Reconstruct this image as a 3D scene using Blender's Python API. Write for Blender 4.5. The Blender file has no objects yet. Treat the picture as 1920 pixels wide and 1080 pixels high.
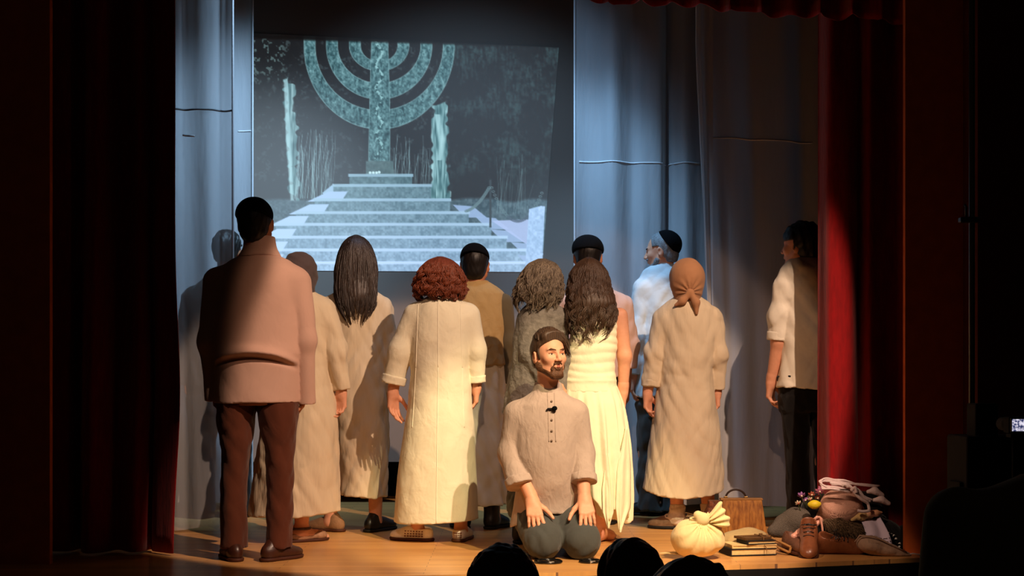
import bpy, math, random
import numpy as np
from mathutils import Vector
from mathutils.bvhtree import BVHTree

sc = bpy.context.scene
COL = sc.collection
F = 2560.0          # focal length in pixels of the 1920 wide frame
CZ = 0.91           # camera height above the stage floor
VH = 705.0          # row of the horizon

def lin(c):
    return tuple(((x/255)/12.92 if x/255 <= .04045 else ((x/255+.055)/1.055)**2.4) for x in c)

# ------------------------------------------------------------------ camera
cam = bpy.data.cameras.new('camera')
cam.sensor_width = 36
cam.lens = 36*F/1920
cam.shift_y = (VH-540)/1920
cam.clip_start = .05
co = bpy.data.objects.new('camera', cam)
co.location = (0, 0, CZ)
co.rotation_euler = (math.pi/2, 0, 0)
COL.objects.link(co)
sc.camera = co

# ------------------------------------------------------------------ light
w = bpy.data.worlds.new('dark_hall')
sc.world = w
w.use_nodes = True
w.node_tree.nodes['Background'].inputs[0].default_value = (1, .62, .42, 1)
w.node_tree.nodes['Background'].inputs[1].default_value = .007

def spot(name, loc, aim, power, color, angle, blend, size=.04):
    l = bpy.data.lights.new(name, 'SPOT')
    l.energy = power
    l.color = color
    l.spot_size = math.radians(angle)
    l.spot_blend = blend
    l.shadow_soft_size = size
    o = bpy.data.objects.new(name, l)
    o.location = loc
    o.rotation_euler = (Vector(aim)-Vector(loc)).to_track_quat('-Z', 'Y').to_euler()
    COL.objects.link(o)
    return o
spot('peach_right_spot', (2.5, 3.0, 5.0), (-.28, 8.22, 0), 1700, (1, .68, .49), 30.2, .10)
spot('peach_front_spot', (.1, 1.5, 4.2), (.16, 8.6, 0), 230, (1, .58, .38), 29.2, .12)
spot('yellow_right_spot', (1.7, 2.6, 4.6), (.22, 7.2, .12), 1420, (1, .79, .43), 20, .40)
spot('peach_left_spot', (-1.9, 2.4, 4.8), (1.42, 6.98, .10), 620, (1, .66, .46), 8.8, .35)
spot('blue_centre_spot', (-.2, 7.5, 4.4), (-.5, 9.6, 1.25), 170, (.36, .64, 1), 76, .9, .12)
spot('blue_left_spot', (-.7, 7.6, 4.3), (-2.0, 9.3, 1.6), 520, (.42, .70, 1), 54, .9, .10)
spot('blue_right_spot', (.15, 8.0, 4.2), (.52, 9.2, 1.1), 330, (.32, .63, 1), 46, .9, .10)
sc.view_settings.view_transform = 'Standard'
sc.view_settings.look = 'None'
sc.view_settings.exposure = 0
sc.view_settings.gamma = 1
sc.view_settings.use_curve_mapping = False

# ------------------------------------------------------------------ materials
MATS = {}
def mat(name, rgb, rough=.85, bump=0., scale=40., var=0., spec=.3, stretch=(1, 1, 1), rgb2=None, sheen=0., metal=0., detail=4, bdist=.01, dist=0.):
    if name in MATS:
        return MATS[name]
    m = bpy.data.materials.new(name)
    m.use_nodes = True
    nt = m.node_tree
    b = nt.nodes['Principled BSDF']
    c = lin(rgb)
    b.inputs['Base Color'].default_value = (*c, 1)
    b.inputs['Roughness'].default_value = rough
    b.inputs['Specular IOR Level'].default_value = spec
    b.inputs['Sheen Weight'].default_value = sheen
    b.inputs['Metallic'].default_value = metal
    tc = nt.nodes.new('ShaderNodeTexCoord')
    mp = nt.nodes.new('ShaderNodeMapping')
    mp.inputs['Scale'].default_value = stretch
    nt.links.new(tc.outputs['Object'], mp.inputs[0])
    n = nt.nodes.new('ShaderNodeTexNoise')
    n.inputs['Scale'].default_value = scale
    n.inputs['Detail'].default_value = detail
    nt.links.new(mp.outputs[0], n.inputs['Vector'])
    if var or rgb2:
        r = nt.nodes.new('ShaderNodeValToRGB')
        c2 = lin(rgb2) if rgb2 else tuple(x*(1-var) for x in c)
        r.color_ramp.elements[0].position = .35
        r.color_ramp.elements[1].position = .65
        r.color_ramp.elements[0].color = (*c2, 1)
        r.color_ramp.elements[1].color = (*c, 1)
        nt.links.new(n.outputs['Fac'], r.inputs[0])
        nt.links.new(r.outputs[0], b.inputs['Base Color'])
    if bump:
        bp = nt.nodes.new('ShaderNodeBump')
        bp.inputs['Strength'].default_value = bump
        bp.inputs['Distance'].default_value = bdist
        n.inputs['Distortion'].default_value = dist
        nt.links.new(n.outputs['Fac'], bp.inputs['Height'])
        nt.links.new(bp.outputs[0], b.inputs['Normal'])
    MATS[name] = m
    return m

def cloth(name, rgb, bump=.35, scale=26, stretch=None, var=.06):
    return mat(name, rgb, .92, bump*.8, max(scale*.36, 7), var, .15, stretch or (1, 1, .75), sheen=.12, detail=3.5, bdist=.03, dist=.35)
def crease(seed, amp=.010, k=(34, 34, 20)):
    return folds(seed, amp, k, 7, .8)

# ------------------------------------------------------------------ mesh helpers
def link_mesh(name, v, f, m, parent=None, smooth=True, loc=None):
    me = bpy.data.meshes.new(name)
    v = np.asarray(v, np.float32)
    if isinstance(f, np.ndarray):
        k = f.shape[1]
        me.vertices.add(len(v))
        me.vertices.foreach_set('co', v.ravel())
        me.loops.add(f.size)
        me.loops.foreach_set('vertex_index', f.ravel().astype(np.int32))
        me.polygons.add(len(f))
        me.polygons.foreach_set('loop_start', np.arange(0, f.size, k, dtype=np.int32))
        me.update(calc_edges=True)
        me.validate()
    else:
        me.from_pydata(v.tolist(), [], [list(q) for q in f])
        me.update()
    if smooth:
        me.polygons.foreach_set('use_smooth', np.ones(len(me.polygons), bool))
    if m:
        me.materials.append(m)
    o = bpy.data.objects.new(name, me)
    COL.objects.link(o)
    if parent:
        o.parent = parent
    if loc is not None:
        o.location = loc
    return o

def tag(o, label=None, cat=None, group=None, kind=None):
    if label: o['label'] = label
    if cat: o['category'] = cat
    if group: o['group'] = group
    if kind: o['kind'] = kind
    return o

def empty(name, loc, label, cat, group=None):
    o = bpy.data.objects.new(name, None)
    o.empty_display_size = .1
    o.location = loc
    COL.objects.link(o)
    return tag(o, label, cat, group)

def PX(u, v, Y):
    return np.array([(u-960)*Y/F, Y, CZ-(v-VH)*Y/F])

def FL(v):
    return CZ*F/(v-VH)

class MB:
    """collects simple solids into one mesh"""
    def __init__(s):
        s.v = []; s.f = []
    def raw(s, v, f):
        n = len(s.v)
        s.v += [tuple(map(float, p)) for p in v]
        s.f += [tuple(int(i)+n for i in q) for q in f]
        return s
    def box(s, c, h, R=None):
        R = np.eye(3) if R is None else R
        P = [np.array(c)+R@(np.array([x, y, z])*h) for x in (-1, 1) for y in (-1, 1) for z in (-1, 1)]
        return s.raw(P, [(0, 1, 3, 2), (4, 6, 7, 5), (0, 4, 5, 1), (2, 3, 7, 6), (0, 2, 6, 4), (1, 5, 7, 3)])
    def tube(s, pts, r, n=8, close=True):
        pts = np.array(pts, float)
        r = np.broadcast_to(np.asarray(r, float), (len(pts),))
        v, f = strand_mesh(pts[None], r[None], n)
        s.raw(v, f)
        if close:
            b = len(s.v)-len(v)
            s.f.append(tuple(b+i for i in range(n))[::-1])
            e = b+(len(pts)-1)*n
            s.f.append(tuple(e+i for i in range(n)))
        return s
    def lathe(s, prof, c=(0, 0, 0), n=24, R=None, sy=1.):
        R = np.eye(3) if R is None else R
        v = []
        for (r, z) in prof:
            for i in range(n):
                a = 2*math.pi*i/n
                v.append(np.array(c)+R@np.array([r*math.cos(a), sy*r*math.sin(a), z]))
        f = []
        for j in range(len(prof)-1):
            for i in range(n):
                f.append((j*n+i, j*n+(i+1) % n, (j+1)*n+(i+1) % n, (j+1)*n+i))
        return s.raw(v, f)
    def prism(s, poly, z0, z1):
        n = len(poly)
        v = [(x, y, z0) for x, y in poly]+[(x, y, z1) for x, y in poly]
        f = [tuple(range(n))[::-1], tuple(range(n, 2*n))]
        f += [(i, (i+1) % n, n+(i+1) % n, n+i) for i in range(n)]
        return s.raw(v, f)
    def put(s, name, m, parent=None, smooth=False, loc=None, bevel=0):
        o = link_mesh(name, s.v, s.f, m, parent, smooth, loc)
        if bevel:
            b = o.modifiers.new('bevel', 'BEVEL')
            b.width = bevel; b.segments = 2; b.limit_method = 'ANGLE'
        return o

def strand_mesh(P, R, n=5):
    """tubes along N polylines: P (N,M,3), R (N,M)"""
    N, M, _ = P.shape
    T = np.gradient(P, axis=1)
    T /= np.linalg.norm(T, axis=2, keepdims=True)+1e-9
    mean = P[:, -1]-P[:, 0]
    ref = np.where((np.abs(mean[:, 2:3]) > np.abs(mean[:, 1:2])), np.array([[0, 1., 0]]), np.array([[0, 0, 1.]]))
    ref = np.where(np.abs(mean[:, 1:2])+np.abs(mean[:, 2:3]) < 1e-6, np.array([[0, 0, 1.]]), ref)
    A = np.cross(T, ref[:, None, :])
    A /= np.linalg.norm(A, axis=2, keepdims=True)+1e-9
    B = np.cross(A, T)
    a = np.arange(n)*2*math.pi/n
    V = P[:, :, None, :]+R[:, :, None, None]*(A[:, :, None, :]*np.cos(a)[None, None, :, None]+B[:, :, None, :]*np.sin(a)[None, None, :, None])
    idx = np.arange(N*M*n).reshape(N, M, n)
    nx = np.roll(idx, -1, axis=2)
    f = np.stack([idx[:, :-1], nx[:, :-1], nx[:, 1:], idx[:, 1:]], -1).reshape(-1, 4)
    return V.reshape(-1, 3), f

def hermite(zs, ys, q):
    """monotone cubic interpolation"""
    zs = np.asarray(zs, float); ys = np.asarray(ys, float)
    o = np.argsort(zs); zs = zs[o]; ys = ys[o]
    if len(zs) == 1:
        return np.full_like(q, ys[0])
    d = np.diff(ys)/np.diff(zs)
    m = np.zeros_like(ys)
    m[0] = d[0]; m[-1] = d[-1]
    for i in range(1, len(ys)-1):
        m[i] = 0 if d[i-1]*d[i] <= 0 else 2*d[i-1]*d[i]/(d[i-1]+d[i])
    qc = np.clip(q, zs[0], zs[-1])
    i = np.clip(np.searchsorted(zs, qc, 'right')-1, 0, len(zs)-2)
    h = zs[i+1]-zs[i]; t = (qc-zs[i])/h
    return ((2*t**3-3*t**2+1)*ys[i]+(t**3-2*t**2+t)*h*m[i]+(-2*t**3+3*t**2)*ys[i+1]+(t**3-t**2)*h*m[i+1])

def folds(seed, amp, k, n=6, ridge=0.):
    """a sum of slanted waves used for creases in cloth; k = wave numbers along x, y, z"""
    r = np.random.RandomState(seed)
    K = r.uniform(.45, 1.0, (n, 3))*np.array(k)*np.sign(r.randn(n, 3))
    ph = r.uniform(0, 6.28, n)
    a = r.uniform(.5, 1, n)*amp/n*1.6
    def f(x, y, z):
        s = 0
        for i in range(n):
            q = np.sin(K[i, 0]*x+K[i, 1]*y+K[i, 2]*z+ph[i]+1.3*np.sin(.37*K[i, 2]*z+.5*K[i, 0]*x+i))
            s = s+a[i]*(q if not ridge else (1-ridge)*q+ridge*(1-2*np.abs(q)))
        return s
    return f

class S:
    """a solid described by smoothly joined distance shapes, meshed with surface nets"""
    def __init__(s, h=.009):
        s.h = h; s.p = []; s.post = []; s.cuts = []
    def add(s, f, lo, hi, k=.0, op='u'):
        s.p.append((f, np.array(lo, float), np.array(hi, float), k, op))
        return s
    def cap(s, a, b, ra, rb, k=.02, op='u', flat=False):
        a = np.array(a, float); b = np.array(b, float)
        d = b-a; L2 = max(float(d@d), 1e-12); L = math.sqrt(L2)
        def f(x, y, z):
            t = ((x-a[0])*d[0]+(y-a[1])*d[1]+(z-a[2])*d[2])/L2
            tc = np.clip(t, 0, 1.5 if flat else 1)
            q = np.sqrt((x-a[0]-tc*d[0])**2+(y-a[1]-tc*d[1])**2+(z-a[2]-tc*d[2])**2)-(ra+np.clip(t, 0, 1)*(rb-ra))
            return np.maximum(q, (t-1)*L) if flat else q
        r = max(ra, rb)
        return s.add(f, np.minimum(a, b)-r, np.maximum(a, b)+r, k, op)
    def poly(s, pts, k=.02, flat=False):
        for i in range(len(pts)-1):
            s.cap(pts[i][0], pts[i+1][0], pts[i][1], pts[i+1][1], k, flat=flat and i == len(pts)-2)
        return s
    def chain(s, pts, ki=.035, flat=True, reach=.15):
        """a sleeve: smooth inside, blended into the body at the shoulder and lying against it below"""
        P = [(np.array(p, float), r) for p, r in pts]
        def f(x, y, z):
            D = None
            for i in range(len(P)-1):
                (a, ra), (b, rb) = P[i], P[i+1]
                d = b-a; L2 = float(d@d); last = flat and i == len(P)-2
                t = ((x-a[0])*d[0]+(y-a[1])*d[1]+(z-a[2])*d[2])/L2
                tc = np.clip(t, 0, 1.5 if last else 1)
                q = np.sqrt((x-a[0]-tc*d[0])**2+(y-a[1]-tc*d[1])**2+(z-a[2]-tc*d[2])**2)-(ra+np.clip(t, 0, 1)*(rb-ra))
                if last: q = np.maximum(q, (t-1)*math.sqrt(L2))
                if D is None: D = q
                else:
                    w_ = np.maximum(ki-np.abs(D-q), 0)/ki
                    D = np.minimum(D, q)-w_*w_*ki*.25
            return D
        a = P[0][0]
        def k(x, y, z):
            d = np.sqrt((x-a[0])**2+(y-a[1])**2+(z-a[2])**2)
            return .052*np.clip(1.25-d/reach, .07, 1)
        lo = np.min([p-r for p, r in P], 0); hi = np.max([p+r for p, r in P], 0)
        return s.add(f, lo, hi, k)
    def ell(s, c, r, R=None, k=.02, op='u'):
        c = np.array(c, float); r = np.broadcast_to(np.array(r, float), (3,))
        R = np.eye(3) if R is None else R
        def f(x, y, z):
            X = x-c[0]; Y = y-c[1]; Z = z-c[2]
            l = [R[0, i]*X+R[1, i]*Y+R[2, i]*Z for i in range(3)]
            k0 = np.sqrt((l[0]/r[0])**2+(l[1]/r[1])**2+(l[2]/r[2])**2)
            k1 = np.sqrt((l[0]/r[0]**2)**2+(l[1]/r[1]**2)**2+(l[2]/r[2]**2)**2)+1e-6
            return k0*(k0-1)/k1
        m = max(r) if not np.allclose(R, np.eye(3)) else r
        return s.add(f, c-m, c+m, k, op)
    def box(s, c, hf, R=None, rd=.01, k=.0, op='u'):
        c = np.array(c, float); hf = np.array(hf, float)
        R = np.eye(3) if R is None else R
        def f(x, y, z):
            X = x-c[0]; Y = y-c[1]; Z = z-c[2]
            q = [np.abs(R[0, i]*X+R[1, i]*Y+R[2, i]*Z)-hf[i]+rd for i in range(3)]
            return np.sqrt(sum(np.maximum(t, 0)**2 for t in q))+np.minimum(np.maximum(np.maximum(q[0], q[1]), q[2]), 0)-rd
        m = np.linalg.norm(hf)
        return s.add(f, c-m, c+m, k, op)
    def loft(s, rows, k=.02, fold=None, hem=None, pw=2.0, op='u', top=None):
        rows = sorted(rows)
        A = np.array(rows)
        z0, z1 = A[0, 0], A[-1, 0]
        def f(x, y, z):
            cx, cy, rx, ry = [hermite(A[:, 0], A[:, i], z) for i in (1, 2, 3, 4)]
            X = (x-cx)/rx; Y = (y-cy)/ry
            if pw == 2:
                k0 = np.sqrt(X**2+Y**2)+1e-6
            else:
                k0 = (np.abs(X)**pw+np.abs(Y)**pw)**(1/pw)+1e-6
            k1 = np.sqrt((X/rx)**2+(Y/ry)**2)+1e-6
            d = (k0-1)*np.sqrt(X**2+Y**2+1e-9)/k1
            if fold is not None:
                d = d+fold(np.arctan2(Y, X), z, x, y)
            lowz = z0 if hem is None else hem(x, y)
            d = np.maximum(d, lowz-z)
            d = np.maximum(d, z-z1)
            return d
        lo = np.array([(A[:, 1]-A[:, 3]).min(), (A[:, 2]-A[:, 4]).min(), z0-(0 if hem is None else .12)])-.03
        hi = np.array([(A[:, 1]+A[:, 3]).max(), (A[:, 2]+A[:, 4]).max(), z1])+.03
        return s.add(f, lo, hi, k, op)
    def mesh(s):
        h = s.h
        U = [p for p in s.p if p[4] == 'u']
        lo = np.min([p[1]-(.015 if callable(p[3]) else p[3]*.3) for p in U], 0)-3*h-.004
        hi = np.max([p[2]+(.015 if callable(p[3]) else p[3]*.3) for p in U], 0)+3*h+.004
        n = np.ceil((hi-lo)/h).astype(int)+1
        ax = [(lo[i]+h*np.arange(n[i])).astype(np.float32) for i in range(3)]
        D = np.ones(n, np.float32)
        for (f, a, b, k, op) in s.p:
            km = .06 if callable(k) else k
            m = km+2.5*h
            i0 = np.clip(((a-m-lo)/h).astype(int), 0, n)
            i1 = np.clip(((b+m-lo)/h).astype(int)+2, 0, n)
            if np.any(i1 <= i0):
                continue
            sl = tuple(slice(i0[i], i1[i]) for i in range(3))
            d = f(ax[0][sl[0]][:, None, None], ax[1][sl[1]][None, :, None], ax[2][sl[2]][None, None, :])
            E = D[sl]
            if callable(k):
                k = k(ax[0][sl[0]][:, None, None], ax[1][sl[1]][None, :, None], ax[2][sl[2]][None, None, :])
                q = np.maximum(k-np.abs(E-d), 0)/k
                D[sl] = np.minimum(E, d)-q*q*k*.25
                continue
            if op == 'u':
                if k > 0:
                    q = np.maximum(k-np.abs(E-d), 0)/k
                    D[sl] = np.minimum(E, d)-q*q*k*.25
                else:
                    D[sl] = np.minimum(E, d)
            elif op == 's':
                d = -d
                if k > 0:
                    q = np.maximum(k-np.abs(E-d), 0)/k
                    D[sl] = np.maximum(E, d)+q*q*k*.25
                else:
                    D[sl] = np.maximum(E, d)
        g = (ax[0][:, None, None], ax[1][None, :, None], ax[2][None, None, :])
        for f in s.post:
            D = D+np.where(np.abs(D) < .05, f(*g), 0).astype(np.float32)
        for f in s.cuts:
            D = np.maximum(D, f(*g)).astype(np.float32)
        D[0] = D[-1] = 1; D[:, 0] = D[:, -1] = 1; D[:, :, 0] = D[:, :, -1] = 1
        return nets(D, lo, h)

def nets(D, lo, h):
    I = D < 0
    c = np.zeros(np.array(D.shape)-1, np.uint8)
    for dx in (0, 1):
        for dy in (0, 1):
            for dz in (0, 1):
                c += I[dx:D.shape[0]-1+dx, dy:D.shape[1]-1+dy, dz:D.shape[2]-1+dz]
    act = (c > 0) & (c < 8)
    ii = np.argwhere(act)
    idx = np.full(act.shape, -1, np.int64)
    idx[act] = np.arange(len(ii))
    acc = np.zeros((len(ii), 3)); cnt = np.zeros(len(ii))
    for a in range(3):
        b, e = [(1, 2), (0, 2), (0, 1)][a]
        for o1 in (0, 1):
            for o2 in (0, 1):
                p = ii.copy(); p[:, b] += o1; p[:, e] += o2
                q = p.copy(); q[:, a] += 1
                d0 = D[p[:, 0], p[:, 1], p[:, 2]]; d1 = D[q[:, 0], q[:, 1], q[:, 2]]
                m = (d0 < 0) != (d1 < 0)
                t = d0[m]/(d0[m]-d1[m])
                pos = p[m].astype(float); pos[:, a] += t
                acc[m] += pos; cnt[m] += 1
    V = acc/np.maximum(cnt, 1)[:, None]*h+lo
    Fs = []
    for a in range(3):
        b, e = [(1, 2), (2, 0), (0, 1)][a]
        s0 = [slice(None)]*3; s1 = [slice(None)]*3
        s0[a] = slice(0, -1); s1[a] = slice(1, None)
        A = I[tuple(s0)]; B = I[tuple(s1)]
        for (m, flip) in ((A & ~B, False), (~A & B, True)):
            e_ = np.argwhere(m)
            if not len(e_):
                continue
            q = []
            for (ob, oe) in ((0, 0), (-1, 0), (-1, -1), (0, -1)):
                t = e_.copy(); t[:, b] += ob; t[:, e] += oe
                q.append(idx[t[:, 0], t[:, 1], t[:, 2]])
            q = np.stack(q, 1)
            Fs.append(q[:, ::-1] if flip else q)
    Fq = np.concatenate(Fs)
    Fq = Fq[(Fq >= 0).all(1)]
    return V, Fq

def join(parts):
    v = []; f = []; n = 0
    for a, b in parts:
        v.append(np.asarray(a)); f.append(np.asarray(b)+n); n += len(a)
    return np.concatenate(v), np.concatenate(f)

def Rz(a):
    a = math.radians(a); c, s = math.cos(a), math.sin(a)
    return np.array([[c, -s, 0], [s, c, 0], [0, 0, 1.]])
def Rx(a):
    a = math.radians(a); c, s = math.cos(a), math.sin(a)
    return np.array([[1., 0, 0], [0, c, -s], [0, s, c]])
def Ry(a):
    a = math.radians(a); c, s = math.cos(a), math.sin(a)
    return np.array([[c, 0, s], [0, 1., 0], [-s, 0, c]])

# ------------------------------------------------------------------ people
def hand_prims(G, wr, d, n, side, curl=.35, size=1., spread=.1, thumb=.6):
    """wr wrist point, d towards the fingertips, n out of the palm, side = +1 when the thumb lies along +cross(d,n)"""
    d = np.array(d, float); d /= np.linalg.norm(d)
    n = np.array(n, float); n -= d*(n@d); n /= np.linalg.norm(n)
    s_ = np.cross(d, n)*side
    z = size
    off = [.028, .0095, -.0095, -.027]
    ln = [(.043, .026, .020), (.047, .029, .021), (.043, .027, .020), (.034, .021, .018)]
    kn = [.088, .092, .087, .078]
    for i in range(4):
        a = wr+s_*off[i]*.62*z+d*.008*z
        b = wr+s_*off[i]*z+d*kn[i]*z
        G.cap(a, b, .0155*z, .0125*z, .012*z)
        p = b; ang = 0.12+.05*i*curl; dirb = d+s_*spread*off[i]/.028
        dirb /= np.linalg.norm(dirb)
        for j, L in enumerate(ln[i]):
            ang += curl*(1.0 if j else .8)*(1+.12*i)
            q = p+(dirb*math.cos(ang)+n*math.sin(ang))*L*z
            r0 = (.0098-.0012*j-(.0012 if i == 3 else 0))*z
            G.cap(p, q, r0, r0-.001*z, .003*z)
            p = q
    p = wr+s_*.020*z+d*.022*z+n*.006*z
    dr = d*.62+s_*thumb+n*.30
    for j, (L, r) in enumerate(((.044, .0145), (.033, .0112), (.026, .0095))):
        dr /= np.linalg.norm(dr)
        q = p+dr*L*z
        G.cap(p, q, r*z, (r-.0015)*z, .008*z if j == 0 else .004*z)
        p = q; dr = dr*.85+d*.35*(1)
    G.cap(wr-d*.03*z, wr+d*.02*z, .025*z, .024*z, .02*z)

class Head:
    def __init__(s, o, yaw, pitch=0, size=1., roll=0):
        s.o = np.array(o, float); s.R = Rz(yaw)@Rx(pitch)@Ry(roll); s.s = size
    def __call__(s, x, y, z):
        return s.o+s.R@(np.array([x, y, z])*s.s)
    def ell(s, G, c, r, k=.015, op='u', rot=None):
        G.ell(s(*c), np.array(r)*s.s, s.R if rot is None else s.R@rot, k*s.s, op)
    def cap(s, G, a, b, ra, rb, k=.012, op='u'):
        G.cap(s(*a), s(*b), ra*s.s, rb*s.s, k*s.s, op)
    def local(s, x, y, z):
        X = x-s.o[0]; Y = y-s.o[1]; Z = z-s.o[2]
        return [(s.R[0, i]*X+s.R[1, i]*Y+s.R[2, i]*Z)/s.s for i in range(3)]

def head_prims(G, H, face=True):
    H.ell(G, (0, -.014, .030), (.077, .097, .087), 0)
    H.ell(G, (0, .028, -.030), (.060, .062, .084), .03)
    for s in (-1, 1):
        H.cap(G, (s*.052, .0, -.050), (s*.014, .062, -.095), .026, .022, .02)
        H.ell(G, (s*.036, .060, -.020), (.026, .026, .024), .02)
        H.ell(G, (s*.080, -.010, -.008), (.011, .021, .033), .008, rot=Rz(-s*22)@Rx(-8))
        H.ell(G, (s*.089, -.004, -.006), (.006, .010, .017), .004, 's', rot=Rz(-s*22))
        H.cap(G, (s*.012, .082, .024), (s*.040, .070, .024), .010, .008, .014)
    H.cap(G, (-.014, .068, -.098), (.014, .068, -.098), .017, .017, .015)
    H.cap(G, (0, .085, .016), (0, .108, -.026), .0075, .0115, .010)
    for s in (-1, 1):
        H.ell(G, (s*.012, .098, -.030), (.0085, .011, .008), .006)
        if face:
            H.ell(G, (s*.031, .097, .004), (.017, .020, .0105), .010, 's')
            H.ell(G, (s*.031, .0700, .0035), (.0150, .0135, .0135), .002)
    H.cap(G, (-.021, .079, -.056), (.021, .079, -.056), .008, .008, .01)
    H.cap(G, (-.012, .090, -.052), (.012, .090, -.052), .0055, .0055, .006)
    H.cap(G, (-.013, .089, -.062), (.013, .089, -.062), .0065, .0065, .006)
    H.cap(G, (-.018, .0965, -.0572), (.018, .0965, -.0572), .0016, .0016, .003, 's')

class Person:
    def __init__(s, label, Y, u0, group=None, z0=0.):
        s.Y = Y
        s.o = np.array([(u0-960)*Y/F, Y, z0])
        s.e = empty('person', s.o, label, 'person', group)
        s.body = S(.0095); s.fine = []
    def W(s, u, v, dy=0.):
        Y = s.Y+dy
        return PX(u, v, Y)-s.o
    def rows(s, L):
        out = []
        for r in L:
            v, a, b = r[:3]
            cy = r[4] if len(r) > 4 else 0.
            p = s.W(a, v, cy); q = s.W(b, v, cy)
            rx = (q[0]-p[0])/2
            ry = r[3] if len(r) > 3 and r[3] else rx*.62
            out.append((p[2], (p[0]+q[0])/2, cy, rx, ry))
        return out
    def torso_body(s, rows, by=.024):
        rows = [r for r in rows if r[0] > .70 or s.Y == 6.95] if len(rows) > 3 else rows
        s.body.loft([(z-by*.6 if i == len(rows)-1 or rows[0][0] > rows[-1][0] and i == 0 else z+.0, cx, cy, max(rx-by, .03), max(ry-by, .03)) for i, (z, cx, cy, rx, ry) in enumerate(rows)], k=.03)
    def arm(s, pts, hd=None, n=(0, 0, 0), side=1, curl=.35, size=1., h=.0042, rad=(.047, .038, .027), thumb=.6, spread=.1):
        P = [s.W(*p) for p in pts]
        s.body.poly([(p, r) for p, r in zip(P, rad)], .025)
        if hd is not None:
            G = S(h)
            d = np.array(hd, float)
            G.cap(P[-1]+(P[-2]-P[-1])*.25, P[-1], .030*size, .026*size, .01)
            hand_prims(G, P[-1], d, n, side, curl, size, spread, thumb)
            s.fine.append(G.mesh())
        return P
    def leg(s, pts, rad=(.082, .056, .036), foot=None, flen=.135, fr=.76):
        P = [s.W(*p) for p in pts]
        s.body.poly([(p, r) for p, r in zip(P, rad)], .03)
        a = P[-1]
        if foot is not None:
            f = Rz(foot)@np.array([0, 1, 0])
            s.body.cap(a-f*.03+np.array([0, 0, .035-a[2]]), np.array([a[0], a[1], .05]), .032*fr, .036*fr, .03)
            s.body.cap(np.array([a[0], a[1], .045]), np.array([a[0], a[1], .026])+f*flen*.65, .036*fr, .027*fr, .03)
            s.body.cap(np.array([a[0], a[1], .024])+f*flen*.55, np.array([a[0], a[1], .018])+f*flen*.88, .032*fr, .018*fr, .02)
        return P
    def head(s, u, v, yaw, pitch=0, size=1., dy=0., h=.0055, neck=None, roll=0):
        o = s.W(u, v, dy)
        s.H = Head(o, yaw, pitch, size, roll)
        G = S(h)
        head_prims(G, s.H)
        nb = s.W(*neck) if neck is not None else o+np.array([0, 0, -.24])
        G.cap(s.H(0, -.02, -.05), nb*.55+s.H(0, -.02, -.05)*.45, .054*size, .056*size, .03)
        s.fine.append(G.mesh())
        s.body.cap(s.H(0, -.02, -.05), nb, .050*size, .062*size, .03)
        return s.H
    def emit(s, skin):
        parts = [s.body.mesh()]+s.fine
        v, f = join(parts)
        s.b = link_mesh('body', v, f, skin, s.e)
        return s.b
    def put(s, G, name, m, parent=None):
        v, f = G.mesh()
        return link_mesh(name, v, f, m, parent or s.e)
    def shoe(s, x, y, yaw, m, sole, L=1., kind='oxford', name='shoe', z=0.):
        R = Rz(yaw)
        def T(a, b, c):
            return np.array([x, y, z])+R@(np.array([a, b, c])*L)
        G = S(.005)
        G.ell(T(0, .105, .030), np.array([.043, .072, .034])*L, R, .03)
        G.ell(T(0, .030, .042), np.array([.040, .080, .046])*L, R, .03)
        G.ell(T(0, -.045, .042), np.array([.035, .040, .046])*L, R, .03)
        if kind == 'oxford':
            G.cap(T(0, -.02, .05), T(0, -.015, .085), .037*L, .035*L, .02)
        elif kind == 'boot':
            G.cap(T(0, -.03, .05), T(0, -.035, .17), .046*L, .045*L, .02)
        else:
            G.ell(T(0, -.02, .088), np.array([.030, .062, .036])*L, R, .008, 's')
        G.cuts.append(lambda X, Y, Z: (.014*L+z)-Z)
        o = s.put(G, name, m)
        B = S(.005)
        B.ell(T(0, .10, .012), np.array([.049, .082, .03])*L, R, .0)
        B.ell(T(0, .03, .012), np.array([.043, .10, .03])*L, R, .03)
        B.ell(T(0, -.045, .012), np.array([.041, .048, .03])*L, R, .02)
        hl = .026 if kind == 'oxford' else .018
        B.cuts.append(lambda X, Y, Z: Z-(.018*L+z))
        B.cuts.append(lambda X, Y, Z: (z+.001)-Z)
        s.put(B, 'sole', sole, o)
        return o, T

def cuff(Pn, G_pts, r, m, length=.035, name='cuff', turn=.008):
    """a turned-up cuff round the end of a sleeve"""
    a = np.array(G_pts[0]); b = np.array(G_pts[1])
    d = (b-a)/np.linalg.norm(b-a)
    G = S(.006)
    G.cap(b-d*length, b+d*.004, r+turn, r+turn, 0, flat=True)
    G.cap(b-d*length*3, b-d*length, r+turn+.02, r+turn+.02, 0, 's', flat=True)
    G.post.append(folds(5, .004, (60, 60, 90)))
    return Pn.put(G, name, m)

def drape(o, pts, r, m, name, parent, lift=.0):
    """lays a thin tube on the camera side of a mesh through points given as local (x,z)"""
    me = o.data
    bv = BVHTree.FromPolygons([v.co for v in me.vertices], [tuple(p.vertices) for p in me.polygons])
    P = []
    for x, z in pts:
        hit = bv.ray_cast(Vector((x, -3, z)), Vector((0, 1, 0)))
        if hit[0] is not None:
            P.append((hit[0].x, hit[0].y-lift, hit[0].z))
    if len(P) < 2:
        return None
    return MB().tube(P, r, 5).put(name, m, parent, True)

def line2(a, b, n=24):
    return [(a[0]+(b[0]-a[0])*i/(n-1), a[1]+(b[1]-a[1])*i/(n-1)) for i in range(n)]

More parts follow.
